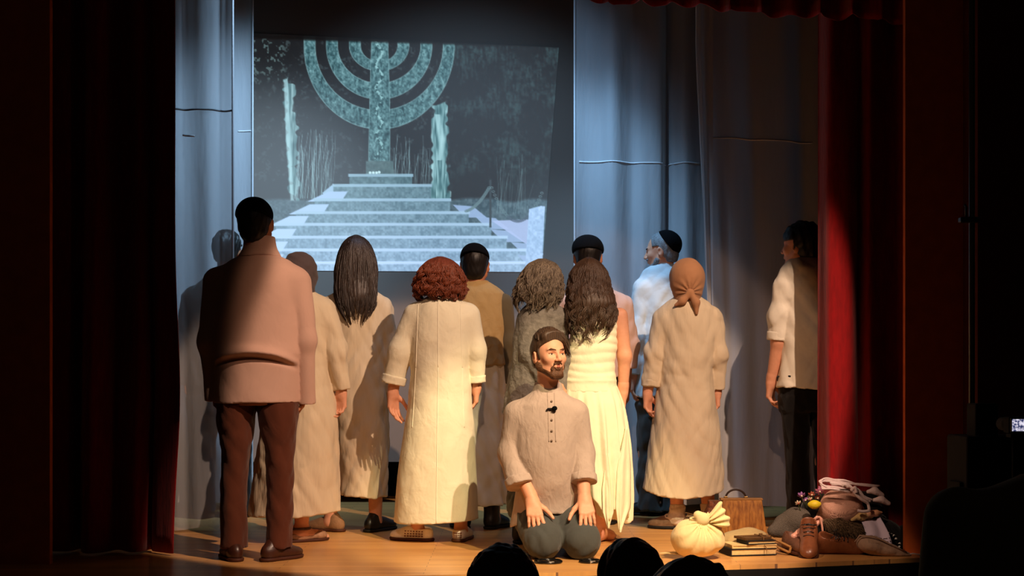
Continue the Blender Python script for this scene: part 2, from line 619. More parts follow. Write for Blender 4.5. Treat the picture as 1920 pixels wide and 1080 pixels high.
def hair_loft(rows, m, parent, seed, n=220, th=(-3.3, .2), wave=.0, wl=.12, r=(.006, .0015), M=18, jit=.25, rad=1.0, curl=0., cl=.03, h=.006, base=.93, name='hair', ends=None, crown=True, clump=9, pj=.35):
    """hair hanging from the crown: a solid core plus strands that run down over it"""
    rows = sorted(rows)
    A = np.array(rows)
    G = S(h)
    core = [(z, cx, cy, rx*base, ry*base) for (z, cx, cy, rx, ry) in rows]
    zr = A[-1, 0]-A[0, 0]
    core = [(z_+.8*jit*zr*(1-(z_-core[0][0])/zr)**2, a_, b_, c_, d_) for (z_, a_, b_, c_, d_) in core]
    fo = folds(seed, .006, (55, 55, 10), 6)
    G.loft(core, k=0, fold=lambda t, z, x, y: fo(x, y, z)-.004*np.abs(np.sin(15*t)))
    cv, cf = G.mesh()
    rs = np.random.RandomState(seed)
    nc = max(n//clump, 12)
    cl_ = rs.randint(0, nc, n)
    tc_ = np.linspace(th[0], th[1], nc)+rs.randn(nc)*.03
    off = rs.randn(n)*(th[1]-th[0])/nc*.75
    t0 = tc_[cl_]+off
    zt = A[-1, 0]
    zc_ = zr*jit*rs.uniform(0, 1, nc)
    ze = A[0, 0]+zc_[cl_]+zr*jit*.35*rs.uniform(0, 1, n)
    if ends is not None:
        ze = ends(t0, ze, rs)
    s = np.linspace(0, 1, M)
    Z = zt-(zt-ze)[:, None]*(s[None]**1.15 if crown else s[None])
    Z += 0
    cx, cy, rx, ry = [hermite(A[:, 0], A[:, i], Z) for i in (1, 2, 3, 4)]
    ph = (rs.uniform(0, 6.28, nc)[cl_]+pj*rs.randn(n))[:, None]; l2 = (wl*rs.uniform(.75, 1.3, nc)[cl_])[:, None]
    env = np.clip(s*2.2-.35, 0, 1)[None]
    T = t0[:, None]-.45*off[:, None]*s[None]**2+env*wave*np.sin(2*math.pi*Z/l2+ph)+.06*rs.randn(n)[:, None]*s[None]
    q = rad*(1+.03*rs.randn(n)[:, None]*env+env*.05*np.sin(2*math.pi*Z/l2*1.1+ph*1.7)*(wave > 0))
    X = cx+rx*q*np.cos(T); Y = cy+ry*q*np.sin(T)
    if curl:
        a = 2*math.pi*Z/cl+ph
        X = X+env*curl*np.cos(a)*np.sin(T)
        Y = Y+env*curl*np.cos(a)*-np.cos(T)
        X = X+env*curl*.8*np.sin(a)*np.cos(T); Y = Y+env*curl*.8*np.sin(a)*np.sin(T)
    P = np.stack([X, Y, Z], -1)
    R = (r[0]*(1-s)+r[1]*s)[None]*rs.uniform(.6, 1.25, n)[:, None]*np.clip(.4+s*4, 0, 1)[None]
    sv, sf = strand_mesh(P, R, 5)
    v, f = join([(cv, cf), (sv, sf)])
    return link_mesh(name, v, f, m, parent)

def hair_cap(H, m, parent, thick=.010, line=(.045, .55), low=-.07, seed=1, noise=.004, h=.0045, name='hair', ears=True, k=(90, 90, 40), extra=None, temple=False):
    """short hair lying on the skull, cut back at the hairline"""
    G = S(h)
    H.ell(G, (0, -.016, .032), (.077+thick, .097+thick, .088+thick), 0)
    H.ell(G, (0, -.045, -.030), (.062+thick*.6, .060+thick*.6, .065), .02)
    if extra: extra(G, H)
    fo = folds(seed, noise, k, 6, .5)
    G.post.append(lambda x, y, z: fo(*H.local(x, y, z)))
    def cut(x, y, z):
        X, Y, Z = H.local(x, y, z)
        a = Y-(line[0]+line[1]*Z)                # in front of the hairline
        a = np.maximum(a, -(Z-low))              # below the nape
        b = np.minimum(Y+.002, .030-Z)           # open over ear and cheek
        if temple:
            t_ = np.clip((Z-.030)/.045, 0, 1)
            a = np.maximum(Y-(.026+(line[0]-.026)*t_*t_*(3-2*t_)+line[1]*(Z-.07)*t_), -(Z-low))
            b = np.maximum(np.minimum(np.minimum(Y+.034, .020-Z), .013-Y), np.minimum(Y-.012, -.035-Z))
        return np.maximum(a, b)*H.s
    G.cuts.append(cut)
    v, f = G.mesh()
    return link_mesh(name, v, f, m, parent)

# ------------------------------------------------------------------ the stage
def wood_floor():
    m = bpy.data.materials.new('stage_boards')
    m.use_nodes = True
    nt = m.node_tree; L = nt.links
    b = nt.nodes['Principled BSDF']
    tc = nt.nodes.new('ShaderNodeTexCoord')
    br = nt.nodes.new('ShaderNodeTexBrick')
    br.offset = .37; br.offset_frequency = 2
    br.inputs['Color1'].default_value = (*lin((238, 172, 84)), 1)
    br.inputs['Color2'].default_value = (*lin((216, 148, 66)), 1)
    br.inputs['Mortar'].default_value = (*lin((130, 80, 32)), 1)
    br.inputs['Scale'].default_value = 1
    br.inputs['Mortar Size'].default_value = .0014
    br.inputs['Brick Width'].default_value = 1.1
    br.inputs['Row Height'].default_value = .057
    L.new(tc.outputs['Object'], br.inputs['Vector'])
    mp = nt.nodes.new('ShaderNodeMapping'); mp.inputs['Scale'].default_value = (2, 40, 1)
    n = nt.nodes.new('ShaderNodeTexNoise'); n.inputs['Scale'].default_value = 3; n.inputs['Detail'].default_value = 6
    L.new(tc.outputs['Object'], mp.inputs[0]); L.new(mp.outputs[0], n.inputs['Vector'])
    mx = nt.nodes.new('ShaderNodeMix'); mx.data_type = 'RGBA'; mx.blend_type = 'MULTIPLY'
    mx.inputs[0].default_value = .42
    L.new(br.outputs['Color'], mx.inputs[6]); L.new(n.outputs['Fac'], mx.inputs[7])
    g = nt.nodes.new('ShaderNodeBrightContrast'); g.inputs[1].default_value = .05
    L.new(mx.outputs[2], g.inputs[0]); L.new(g.outputs[0], b.inputs['Base Color'])
    b.inputs['Roughness'].default_value = .30
    b.inputs['Specular IOR Level'].default_value = .45
    bp = nt.nodes.new('ShaderNodeBump'); bp.inputs['Strength'].default_value = .12; bp.inputs['Distance'].default_value = .004
    L.new(br.outputs['Fac'], bp.inputs['Height']); bp.invert = True
    L.new(bp.outputs[0], b.inputs['Normal'])
    return m
M_floor = wood_floor()
M_black = mat('matt_black', (9, 8, 8), .9, .1, 30)
M_blackcloth = cloth('black_masking_cloth', (10, 9, 10), .3, 12)
edge = [(-4.2, 6.0), (-2.6, 6.1), (-.5, 6.22), (.098, 6.30), (.426, 6.38), (.71, 6.50), (1.32, 6.62), (1.83, 6.77), (2.18, 6.87), (2.9, 7.05), (4.2, 7.3)]
poly = edge+[(4.2, 10.4), (-4.2, 10.4)]
tag(MB().prism(poly, -.022, 0).put('floor', M_floor), kind='structure')
fe = edge+[(x, y+.05) for x, y in edge[::-1]]
tag(MB().prism(fe, -1.15, -.022).put('trim_1', mat('stage_front_black', (14, 12, 11), .7, .1, 20)), kind='structure')
tag(MB().box((0, 3.0, -1.2), (4.6, 4.4, .05)).put('auditorium_floor', mat('dark_carpet', (20, 14, 12), .95, .2, 60)), kind='structure')
tag(MB().box((0, 10.45, 2.4), (4.3, .06, 2.6)).put('wall_back', M_black), kind='structure')
tag(MB().box((-4.25, 8.4, 2.2), (.06, 2.2, 2.8)).put('wall_left', M_black), kind='structure')
tag(MB().box((4.25, 8.4, 2.2), (.06, 2.2, 2.8)).put('wall_right', M_black), kind='structure')
tag(MB().box((0, 8.95, 5.1), (4.3, 1.6, .06)).put('ceiling', M_black), kind='structure')
M_plaster = mat('brown_plaster', (214, 104, 44), .8, .08, 14, .15)
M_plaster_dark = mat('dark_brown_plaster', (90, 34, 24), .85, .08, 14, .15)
# proscenium: left jamb in view at the far left, right jamb with a return
a = PX(80, 700, 6.5)[0]
pl = MB().box((a-.9, 6.62, 2.0), (.9, .02, 3.2)).put('wall_proscenium_left', M_plaster); tag(pl, kind='structure')
b0 = PX(1708, 700, 6.9)[0]; b1 = PX(1818, 700, 6.9)[0]
pr = MB().box(((b0+b1)/2, 7.02, 2.0), ((b1-b0)/2, .02, 3.2)).put('wall_proscenium_right', M_plaster); tag(pr, kind='structure')
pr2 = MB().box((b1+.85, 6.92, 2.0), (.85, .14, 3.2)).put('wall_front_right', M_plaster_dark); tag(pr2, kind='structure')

# ------------------------------------------------------------------ screen and the projected picture
YS = 9.7
def vnoise(u, v, sc_, seed):
    r = np.random.RandomState(seed).rand(96, 96)
    x = (np.asarray(u)/sc_[0]) % 95; y = (np.asarray(v)/sc_[1]) % 95
    i = x.astype(int); j = y.astype(int)
    fx = x-i; fy = y-j
    fx = fx*fx*(3-2*fx); fy = fy*fy*(3-2*fy)
    return (r[i, j]*(1-fx)+r[i+1, j]*fx)*(1-fy)+(r[i, j+1]*(1-fx)+r[i+1, j+1]*fx)*fy

def picture(U, V):
    C = np.zeros(U.shape+(3,))
    def put(mask, col, al=1.):
        m = (np.clip(mask, 0, 1)*al)[..., None]
        C[:] = C*(1-m)+np.array(col, float)*m if not isinstance(col, np.ndarray) or col.ndim == 1 else C*(1-m)+col*m
    def sm(d, w_=1.4):
        return np.clip(.5-d/w_, 0, 1)
    def pl_(pts):
        d = np.full(U.shape, -1e9)
        n = len(pts); ar = sum(pts[i][0]*pts[(i+1) % n][1]-pts[(i+1) % n][0]*pts[i][1] for i in range(n))
        sg = 1 if ar > 0 else -1
        for i in range(n):
            x0, y0 = pts[i]; x1, y1 = pts[(i+1) % n]
            l = math.hypot(x1-x0, y1-y0)
            d = np.maximum(d, -sg*((x1-x0)*(V-y0)-(y1-y0)*(U-x0))/l)
        return d
    def seg(x0, y0, x1, y1):
        L2 = (x1-x0)**2+(y1-y0)**2
        t = np.clip(((U-x0)*(x1-x0)+(V-y0)*(y1-y0))/L2, 0, 1)
        return np.hypot(U-x0-t*(x1-x0), V-y0-t*(y1-y0))
    fine = vnoise(U, V, (3.2, 3.2), 1); mid = vnoise(U, V, (9, 8), 2); big = vnoise(U, V, (40, 34), 3)
    tall = vnoise(U, V, (3, 13), 4)
    mot = .5*fine+.3*mid+.2*tall
    low = np.clip((V-60)/450, 0, 1)
    C[:] = np.array([17, 20, 23])
    C += (np.clip(low-.2, 0, 1)*18)[..., None]*np.array([.7, .9, 1.0])
    # leaves of the trees
    put(np.clip((big*.6+mid*.4+fine*.4+.4*tall-.80)*1.8, 0, 1)*(U > 842)*np.clip((372-V)/60, 0, 1), (52, 80, 84), .6)
    put(np.clip((mid+fine-1.15)*4, 0, 1)*(U < 545)*np.clip((170-V)/40, 0, 1)*np.clip((545-U)/20, 0, 1), (92, 118, 118), .8)
    put(np.clip((mid+fine-1.25)*3, 0, 1)*(V < 340)*(U < 842), (52, 66, 70), .6)
    # ground behind
    put(sm(370+10*big-V, 6), np.array([66, 92, 104])+(mot-.5)[..., None]*70, .8)
    # trunks
    tr = pl_([(532, 150), (541, 140), (556, 176), (560, 300), (563, 376), (545, 376), (536, 260)])
    streak = vnoise(U, V, (2.2, 30), 14); put(sm(tr+14*(mid-.4), 3), np.array([84, 118, 124])+(.6*streak+.4*tall-.5)[..., None]*120)
    put(sm(pl_([(532, 150), (540, 146), (545, 250), (552, 376), (545, 376), (536, 260)]), 3), (146, 186, 194), .75)
    tr = pl_([(812, 200), (838, 186), (841, 300), (843, 374), (806, 372), (808, 290)])
    put(sm(tr+9*(mid-.4), 3), np.array([88, 128, 134])+(.6*streak+.4*tall-.5)[..., None]*140)
    put(sm(np.abs(U-824-4*np.sin(V/19))-5, 4)*(V > 215)*(V < 300), (150, 190, 196), .7)
    # dry stalks
    rs = np.random.RandomState(7)
    def stalks(n, u0, u1, v0, v1, lean, al):
        for i in range(n):
            x = rs.uniform(u0, u1); h_ = rs.uniform(.45, 1)
            x2 = x+lean*rs.uniform(-.4, 1); y2 = v1-(v1-v0)*h_
            xm = (x+x2)/2+rs.uniform(-4, 4); ym = (v1+y2)/2
            d = np.minimum(seg(x, v1, xm, ym), seg(xm, ym, x2, y2))
            put(sm(d-.5, 1.3), (118, 152, 160), al*rs.uniform(.5, 1))
    stalks(44, 552, 622, 240, 372, 16, .85)
    stalks(26, 734, 806, 250, 352, 6, .75)
    stalks(22, 925, 990, 285, 400, 14, .35)
    # seven armed lamp of carved stone: three nested arcs and a stem
    up = np.minimum(V-85, 0)
    carve = np.clip(.45*vnoise(U, V, (2.2, 2.6), 19)+.4*vnoise(U, V, (5, 6), 9)+.3*tall, 0, 1.2)
    st = np.array([62, 98, 104])+(carve-.58)[..., None]*np.array([105, 118, 118])
    for (ao, ai, bo, bi) in ((141, 120, 157, 122), (99, 78, 101, 71), (56, 35, 48, 31)):
        vv = np.maximum(V-85, 0)
        ro = np.hypot((U-711)/ao, vv/bo); ri = np.hypot((U-711)/ai, vv/bi)
        band = np.maximum((ro-1)*ao, (1-ri)*ai)
        put(sm(band, 1.6), st)
        put(sm(np.abs(band)-.6, 1.6)*.9, (128, 170, 176), .75)
    stem = pl_([(697, 60), (727, 60), (731, 200), (731, 302), (691, 302), (693, 200)])
    put(sm(stem, 1.6), st)
    put(sm(np.abs(stem)-.5, 1.5), (118, 158, 164), .7)
    put(sm(np.abs(U-711-6*np.sin(V/7))-2.6, 2)*(stem < -4)*(carve > .55), (150, 196, 200), .6)
    put(sm(pl_([(686, 302), (737, 302), (739, 328), (686, 328)])), np.array([62, 86, 90])+(mot-.5)[..., None]*40)
    for x in (700, 706, 711, 694):
        put(sm(np.hypot(U-x, V-323-(x % 3))-2.6), (168, 200, 206))
    # steps
    steps = [(655, 773, 326, 351), (625, 808, 345, 375), (590, 844, 372, 397), (555, 879, 396, 419), (517, 921, 418, 443), (494, 950, 442, 468), (478, 988, 466, 492), (470, 1000, 490, 512)]
    put(sm(pl_([(604, 362), (625, 345), (640, 360), (620, 380)])), (132, 164, 190))
    for i, (l, r, t, b_) in enumerate(steps):
        if i > 1:
            put(sm(pl_([(l+26, t-13), (l+62, t-13), (l+50, t+6), (l-14, t+6)])), (136+3*i, 165+3*i, 196+3*i))
        if i > 2:
            put(sm(pl_([(r-30, t-12), (r+8, t-9), (r+34, t+12), (r-6, t+12)])), (132, 158, 194), .9)
        k = i/7
        face = np.array([70+52*k, 100+52*k, 110+70*k])+(mot-.5)[..., None]*np.array([56, 60, 62])
        put(sm(pl_([(l, t+5), (r, t+5), (r, b_), (l, b_)])), face)
        put(sm(pl_([(l-2, t), (r+2, t), (r+2, t+5.5), (l-2, t+5.5)])), (122+42*k, 156+36*k, 174+50*k), .95)
    # snow, post, chain and pillar on the right
    put(sm(pl_([(921, 414), (1006, 411), (1004, 470), (960, 440)])), (150, 168, 206), .9)
    put(sm(np.abs(U-919.5)-2)*(V > 338)*(V < 426), (44, 56, 62))
    def chain(p0, p1, sag):
        for i in range(34):
            t = i/33; x = p0[0]+(p1[0]-p0[0])*t; y = p0[1]+(p1[1]-p0[1])*t+sag*4*t*(1-t)
            d = np.abs(np.hypot((U-x)/1.3, V-y)-1.8)-.55
            put(sm(d, 1.3), (86, 112, 120) if y < 405 else (58, 72, 88), .9)
    chain((874, 396), (917, 352), 8); chain((922, 352), (1016, 362), 58)
    put(sm(np.maximum(pl_([(992, 392), (1022, 384), (1016, 510), (984, 510)]), 386-V+((U-1010)/12)**2)), np.array([140, 170, 204])+(mot-.5)[..., None]*46)
    C *= np.clip((V-(70+(U-470)*.028))/5, 0, 1)[..., None]*.92+.08
    return np.clip(C, 0, 255)

M_screen = mat('grey_projection_cloth', (134, 120, 110), .95, 0, 5)
p0 = PX(452, 0, YS); p1 = PX(1098, 0, YS)
scr = empty('projection_screen', (PX(760, 0, YS)[0], YS, .35), 'large grey projection screen hung at the back showing a stone lamp monument on steps', 'screen')
cx = scr.location.x
MB().box((0, .012, 2.1), ((p1[0]-p0[0])/2, .008, 2.15)).put('screen_cloth', M_screen, scr)
nu, nv = 420, 322
q = np.array([(452, 61), (1048, 89), (1016, 510), (470, 507)], float)
s_, t_ = np.meshgrid(np.linspace(0, 1, nu), np.linspace(0, 1, nv), indexing='ij')
Pq = (q[0]*(1-s_[..., None])+q[1]*s_[..., None])*(1-t_[..., None])+(q[3]*(1-s_[..., None])+q[2]*s_[..., None])*t_[..., None]
U, V = Pq[..., 0], Pq[..., 1]
rgb = picture(U, V)/255
rgbl = np.where(rgb <= .04045, rgb/12.92, ((rgb+.055)/1.055)**2.4)
vv = np.stack([(U-960)*YS/F-cx, np.full(U.shape, -.001), CZ-(V-VH)*YS/F-.35], -1).reshape(-1, 3)
ix = np.arange(nu*nv).reshape(nu, nv)
ff = np.stack([ix[:-1, :-1], ix[:-1, 1:], ix[1:, 1:], ix[1:, :-1]], -1).reshape(-1, 4)
mp_ = bpy.data.materials.new('projected_picture'); mp_.use_nodes = True
nt = mp_.node_tree; bs = nt.nodes['Principled BSDF']
bs.inputs['Base Color'].default_value = (*lin((134, 120, 110)), 1); bs.inputs['Roughness'].default_value = .95
at = nt.nodes.new('ShaderNodeVertexColor'); at.layer_name = 'picture'
nt.links.new(at.outputs['Color'], bs.inputs['Emission Color']); bs.inputs['Emission Strength'].default_value = 1.4
pic = link_mesh('projected_picture', vv, ff, mp_, scr)
ca = pic.data.color_attributes.new('picture', 'FLOAT_COLOR', 'POINT')
ca.data.foreach_set('color', np.concatenate([rgbl.reshape(-1, 3), np.ones((nu*nv, 1))], 1).astype(np.float32).ravel())

# ------------------------------------------------------------------ curtains
def curtain_mesh(xl, xr, Y0, z0, z1, seed, amp, wl, nx=160, nz=50, dx=None, flare=0., zb=None, notch=None):
    rs = np.random.RandomState(seed)
    s, t = np.meshgrid(np.linspace(0, 1, nx), np.linspace(0, 1, nz), indexing='ij')
    zlo = z0 if zb is None else zb(s)
    Z = zlo+(z1-zlo)*t
    L = xl+dx(Z) if dx else xl
    X = L+(xr-L)*s
    Wd = (xr-xl)
    ph = rs.uniform(0, 6.28, 6)
    g = s*Wd/wl*2*math.pi
    y = amp*(np.sin(g+.5*np.sin(Z*1.1+ph[0])+ph[1])+.6*np.sin(g*.53+ph[2]+.4*np.sin(Z*.8))+.35*np.sin(g*1.7+ph[3]+.7*np.sin(Z*1.7+ph[4])))
    y *= (1+flare*(1-t))
    if notch: y = y+.10*np.exp(-((s-notch)/.022)**2)
    X = X+amp*.5*np.cos(g+ph[5])
    v = np.stack([X, Y0+y, Z], -1).reshape(-1, 3)
    ix = np.arange(nx*nz).reshape(nx, nz)
    f = np.stack([ix[:-1, :-1], ix[1:, :-1], ix[1:, 1:], ix[:-1, 1:]], -1).reshape(-1, 4)
    return v, f

def sheer(name, rgb, trans):
    m = bpy.data.materials.new(name); m.use_nodes = True
    nt = m.node_tree; L = nt.links
    nt.nodes.remove(nt.nodes['Principled BSDF'])
    d = nt.nodes.new('ShaderNodeBsdfDiffuse'); tl = nt.nodes.new('ShaderNodeBsdfTranslucent'); tr = nt.nodes.new('ShaderNodeBsdfTransparent')
    for x in (d, tl): x.inputs[0].default_value = (*lin(rgb), 1)
    n = nt.nodes.new('ShaderNodeTexNoise'); n.inputs['Scale'].default_value = 14; n.inputs['Detail'].default_value = 5
    tc = nt.nodes.new('ShaderNodeTexCoord'); mp = nt.nodes.new('ShaderNodeMapping'); mp.inputs['Scale'].default_value = (1.4, 1.4, .25)
    L.new(tc.outputs['Object'], mp.inputs[0]); L.new(mp.outputs[0], n.inputs['Vector'])
    bp = nt.nodes.new('ShaderNodeBump'); bp.inputs['Strength'].default_value = .35; bp.inputs['Distance'].default_value = .02
    L.new(n.outputs['Fac'], bp.inputs['Height']); L.new(bp.outputs[0], d.inputs['Normal'])
    a = nt.nodes.new('ShaderNodeMixShader'); a.inputs[0].default_value = .3
    L.new(d.outputs[0], a.inputs[1]); L.new(tl.outputs[0], a.inputs[2])
    b = nt.nodes.new('ShaderNodeMixShader'); b.inputs[0].default_value = trans
    L.new(a.outputs[0], b.inputs[1]); L.new(tr.outputs[0], b.inputs[2])
    L.new(b.outputs[0], nt.nodes['Material Output'].inputs[0])
    return m
M_sheer = sheer('thin_white_sheeting', (215, 215, 218), .58)
M_sheet = sheer('white_sheeting', (205, 205, 208), .03)
M_tape = mat('white_seam', (225, 225, 228), .9, .1, 60)
M_seam_dark = mat('grey_seam', (120, 120, 122), .9, .1, 60)

def sheet(label, m, u0, u1, Y, z0, seed, amp, wl, z1=4.3, dx=None, seams=(), group='white sheets hung around the screen', edge_=True, zb=None, nx=160, notch=None):
    xl = PX(u0, 0, Y)[0]; xr = PX(u1, 0, Y)[0]
    e = empty('white_sheet', ((xl+xr)/2, Y, z0), label, 'curtain', group)
    v, f = curtain_mesh(xl, xr, Y, z0, z1, seed, amp, wl, dx=dx, zb=zb, nx=nx, notch=notch)
    v = v-np.array(e.location)
    o = link_mesh('cloth', v, f, m, e)
    for (ua, va, ub, vb, mm, r) in seams:
        p = PX(ua, va, Y)-np.array(e.location); q_ = PX(ub, vb, Y)-np.array(e.location)
        drape(o, line2((p[0], p[2]), (q_[0], q_[2]), 40), r, mm, 'seam_tape', e)
    nz = 50
    if edge_:
        vg = v.reshape(-1, nz, 3)
        for col in ([0, -1] if edge_ == 2 else [0] if edge_ == 1 else [-1]):
            MB().tube(vg[col][::2]+np.array([0, -.004, 0]), .007, 5).put('edge_hem', M_tape, e, True)
    return e
sheet('thin see-through white sheet at the far left with a man standing behind it', M_sheer, 318, 437, 7.95, .0, 3, .018, .20,
      seams=((325, 205, 436, 207, M_seam_dark, .006), (342, 253, 366, 256, M_tape, .0055)), edge_=3,
      zb=lambda s: .012+.05*np.clip((s-.25)*1.6, 0, 1)*np.clip((.75-s)*6, 0, 1))
sheet('brightly lit white sheet just left of the projection screen', M_sheet, 330, 470, 9.25, .05, 11, .02, .34, seams=((445, 245, 469, 244, M_tape, .0055),), edge_=3)
sheet('white sheet with a straight pale seam just right of the projection screen', M_sheet, 1080, 1350, 9.15, .05, 5, .026, .26,
      seams=((1086, 303, 1312, 307, M_tape, .0055),), edge_=1, notch=.626)
sheet('dim white sheet hanging beside the right red curtain with a turned front edge', M_sheet, 1303, 1560, 8.6, .09, 8, .018, .30,
      seams=((1314, 256, 1524, 268, M_tape, .0058),), edge_=1, dx=lambda Z: np.clip((2.95-Z)/2.95, 0, 1)*.15)
# turned edge strip of the last sheet
e4 = bpy.data.objects['white_sheet.003']
loc4 = np.array(e4.location)
v, f = curtain_mesh(PX(1306, 0, 8.55)[0], PX(1338, 0, 8.55)[0], 8.555, .1, 4.3, 21, .008, .07, nx=24, dx=lambda Z: np.clip((2.95-Z)/2.95, 0, 1)*.115)
link_mesh('turned_edge', v-loc4, f, M_sheet, e4)

M_velvet = mat('dark_red_velvet', (150, 5, 10), .8, .25, 60, .25, .2, (1, 1, .2), sheen=.25)
def velvet(label, u0, u1, Y, z0, z1, seed, amp, wl, name='red_curtain', zb=None, nx=240, dx=None):
    xl = PX(u0, 0, Y)[0]; xr = PX(u1, 0, Y)[0]
    v, f = curtain_mesh(xl, xr, Y, z0, z1, seed, amp, wl, nx=nx, flare=.35, zb=zb)
    if dx is not None:
        v[:, 0] += dx(v[:, 0], v[:, 2])
    c = np.array(((xl+xr)/2, Y, z0))
    o = link_mesh(name, v-c, f, M_velvet, loc=c)
    sd = o.modifiers.new('thickness', 'SOLIDIFY'); sd.thickness = .006
    return tag(o, label, 'curtain')
xr_ = PX(325, 0, 7.0)[0]
velvet('dark red velvet stage curtain on the left, lit only along its lower inner edge', 60, 325, 7.0, .012, 4.6, 31, .045, .19,
       dx=lambda x, z: .035*np.clip(1-np.abs(x-xr_)/.25, 0, 1)*np.exp(-((z-.8)/.5)**2))
velvet('dark red velvet stage curtain on the right behind the pile of belongings', 1535, 1745, 7.42, .012, 4.6, 35, .04, .20)
zb_ = lambda s: 2.965-.19*s+.014*np.abs(np.sin(s*40))+.01*np.sin(s*17)
velvet('dark red valance across the top of the stage with a scalloped lower edge', 880, 1760, 7.3, 2.9, 4.6, 41, .03, .16, 'valance', zb=zb_, nx=300)

# ------------------------------------------------------------------ performers
SKIN = mat('skin', (222, 160, 128), .55, .04, 60, .06, .35)
SKIN2 = mat('skin_tanned', (186, 122, 88), .55, .04, 60, .06, .35)
M_hair_black = mat('black_hair', (22, 16, 14), .5, .3, 60, .3, .4, (1, 1, .1))
M_hair_brown = mat('brown_hair', (74, 52, 36), .55, .3, 60, .45, .5, (3, 3, .2))
M_hair_long = mat('long_brown_hair', (58, 40, 26), .48, .3, 60, .5, .6, (3, 3, .15))
M_hair_red = mat('auburn_hair', (128, 58, 28), .55, .3, 60, .45, .5, (3, 3, .5))
M_hair_grey = mat('grey_brown_hair', (134, 120, 100), .6, .3, 60, .5, .5, (3, 3, .5), rgb2=(70, 58, 46))
M_hair_silver = mat('silver_hair', (136, 142, 146), .6, .3, 160, .4, .4, rgb2=(100, 104, 108))
M_capblack = mat('black_cap_cloth', (7, 7, 9), .95, .3, 160, 0, .1)
M_shoe_brown = mat('brown_leather', (64, 32, 21), .38, .15, 50, .2, .5)
M_shoe_dark = mat('black_leather', (18, 15, 14), .4, .1, 50, .2, .5)
M_sole = mat('brown_sole', (70, 36, 22), .6, .1, 40)
M_sole_dark = mat('dark_sole', (18, 14, 12), .7, .1, 40)
M_cream = cloth('cream_linen', (232, 224, 196), .5, 30)
M_beige = cloth('beige_linen', (214, 196, 166), .5, 26, (1.6, 1.6, .3))
M_rose = cloth('rose_beige_cotton', (196, 158, 140), .3, 18)
M_taupe = cloth('taupe_linen', (180, 160, 148), .45, 60, (1, 1, .5))
M_white = cloth('white_cotton', (232, 224, 206), .35, 24)
M_tan = cloth('tan_wool', (170, 140, 92), .3, 60)
M_pinkish = cloth('pale_pink_cotton', (206, 172, 156), .3, 24)
M_ivory = cloth('ivory_jersey', (238, 232, 200), .25, 40)
M_greyc = cloth('grey_tweed', (124, 118, 110), .5, 90, (1, 1, 1), .3)
M_bluewhite = cloth('bluish_white_cotton', (200, 214, 220), .45, 22)
M_trbrown = cloth('brown_trouser_cloth', (86, 44, 28), .3, 30)
M_trgrey = cloth('slate_trouser_cloth', (72, 74, 72), .35, 26)
M_trdark = cloth('black_trouser_cloth', (16, 13, 13), .3, 30)
M_trghost = cloth('dark_grey_trouser_cloth', (26, 24, 22), .3, 30)
M_scarf = cloth('brown_grey_scarf_cloth', (84, 72, 72), .4, 20)
M_scarf2 = cloth('tan_scarf_cloth', (176, 128, 92), .4, 20)
M_stitch = mat('pale_stitching', (240, 234, 210), .9)
L_ = (.6, -.35, 0)

def sleeve(P, G, pts, k=.03, flat=True):
    Q = [(P.W(*p[:3]), p[3]) for p in pts]
    G.chain(Q, .035, flat)
    return Q

def cap_hat(P, H, m, tilt=-35, c=(0, -.03, .045), r=(.085, .100, .085), cutz=.055, name='cap'):
    G = S(.0045)
    H.ell(G, c, r, 0)
    R = Rx(tilt)
    def cut(x, y, z):
        X, Y, Z = H.local(x, y, z)
        n = R@np.array([0, 0, 1.])
        return (cutz-(X*n[0]+Y*n[1]+Z*n[2]))*H.s
    G.cuts.append(cut)
    f_ = folds(3, .003, (40, 40, 40))
    G.post.append(f_)
    return P.put(G, name, m)

# --- tall man at the left, back to the audience
p = Person('tall man with his back turned, rose shirt and brown trousers, standing at the left', 6.78, 482)
R0 = p.rows([(462, 468, 502, .055, .02), (478, 450, 520, .075, .015), (490, 428, 546, .10, .01), (508, 408, 562, .125), (540, 399, 570, .142), (600, 398, 570, .150), (640, 399, 569, .155), (662, 399, 569, .165), (676, 402, 566, .150), (700, 402, 564, .150), (754, 404, 562, .155)])
G = S(.0066)
fb = folds(21, .010, (16, 16, 14), 7, .3)
def fold_t(t, z, x, y):
    zz = p.W(482, 664)[2]-.045*((x)/.2)**2
    d = z-zz
    back = np.clip(-np.sin(t)*1.8-.5, 0, 1)
    return -.030*np.exp(-((d-.010)/.020)**2)*back+.020*np.exp(-((d+.022)/.010)**2)*back
G.loft(R0, k=.02, fold=fold_t)
sl = sleeve(p, G, [(410, 530, 0, .080), (394, 640, -.01, .056), (402, 750, .02, .046)], .05)
sr = sleeve(p, G, [(554, 530, 0, .080), (572, 640, -.01, .052), (574, 756, .03, .046)], .05)
G.post.append(fb)
sh =p.put(G, 'shirt', M_rose)
G = S(.006); G.loft(p.rows([(444, 457, 516, .078, .012), (462, 455, 518, .080, .01), (482, 446, 527, .085, .01)]), k=0)
G.post.append(folds(2, .004, (30, 30, 40)))
p.put(G, 'collar', M_rose)
p.torso_body(R0)
p.arm([(408, 528, 0), (392, 640, -.01), (406, 728, .02)], (.05, .1, -1), (1, -.2, 0), -1)
p.arm([(556, 528, 0), (573, 640, -.01), (570, 728, .03)], (-.12, .1, -1), (-1, -.2, 0), 1)
p.leg([(442, 745, 0), (440, 880, 0), (438, 1022, 0)], (.07, .043, .030), foot=26)
p.leg([(520, 745, 0), (525, 880, 0), (523, 1020, 0)], (.07, .043, .030), foot=-40)
H = p.head(480, 420, -8, 4, 1.02, neck=(482, 500, .02))
T_ = S(.008)
T_.loft(p.rows([(725, 410, 556, .125), (752, 409, 557, .128)]), k=.01)
fl = lambda P_, L: P_.rows(L)
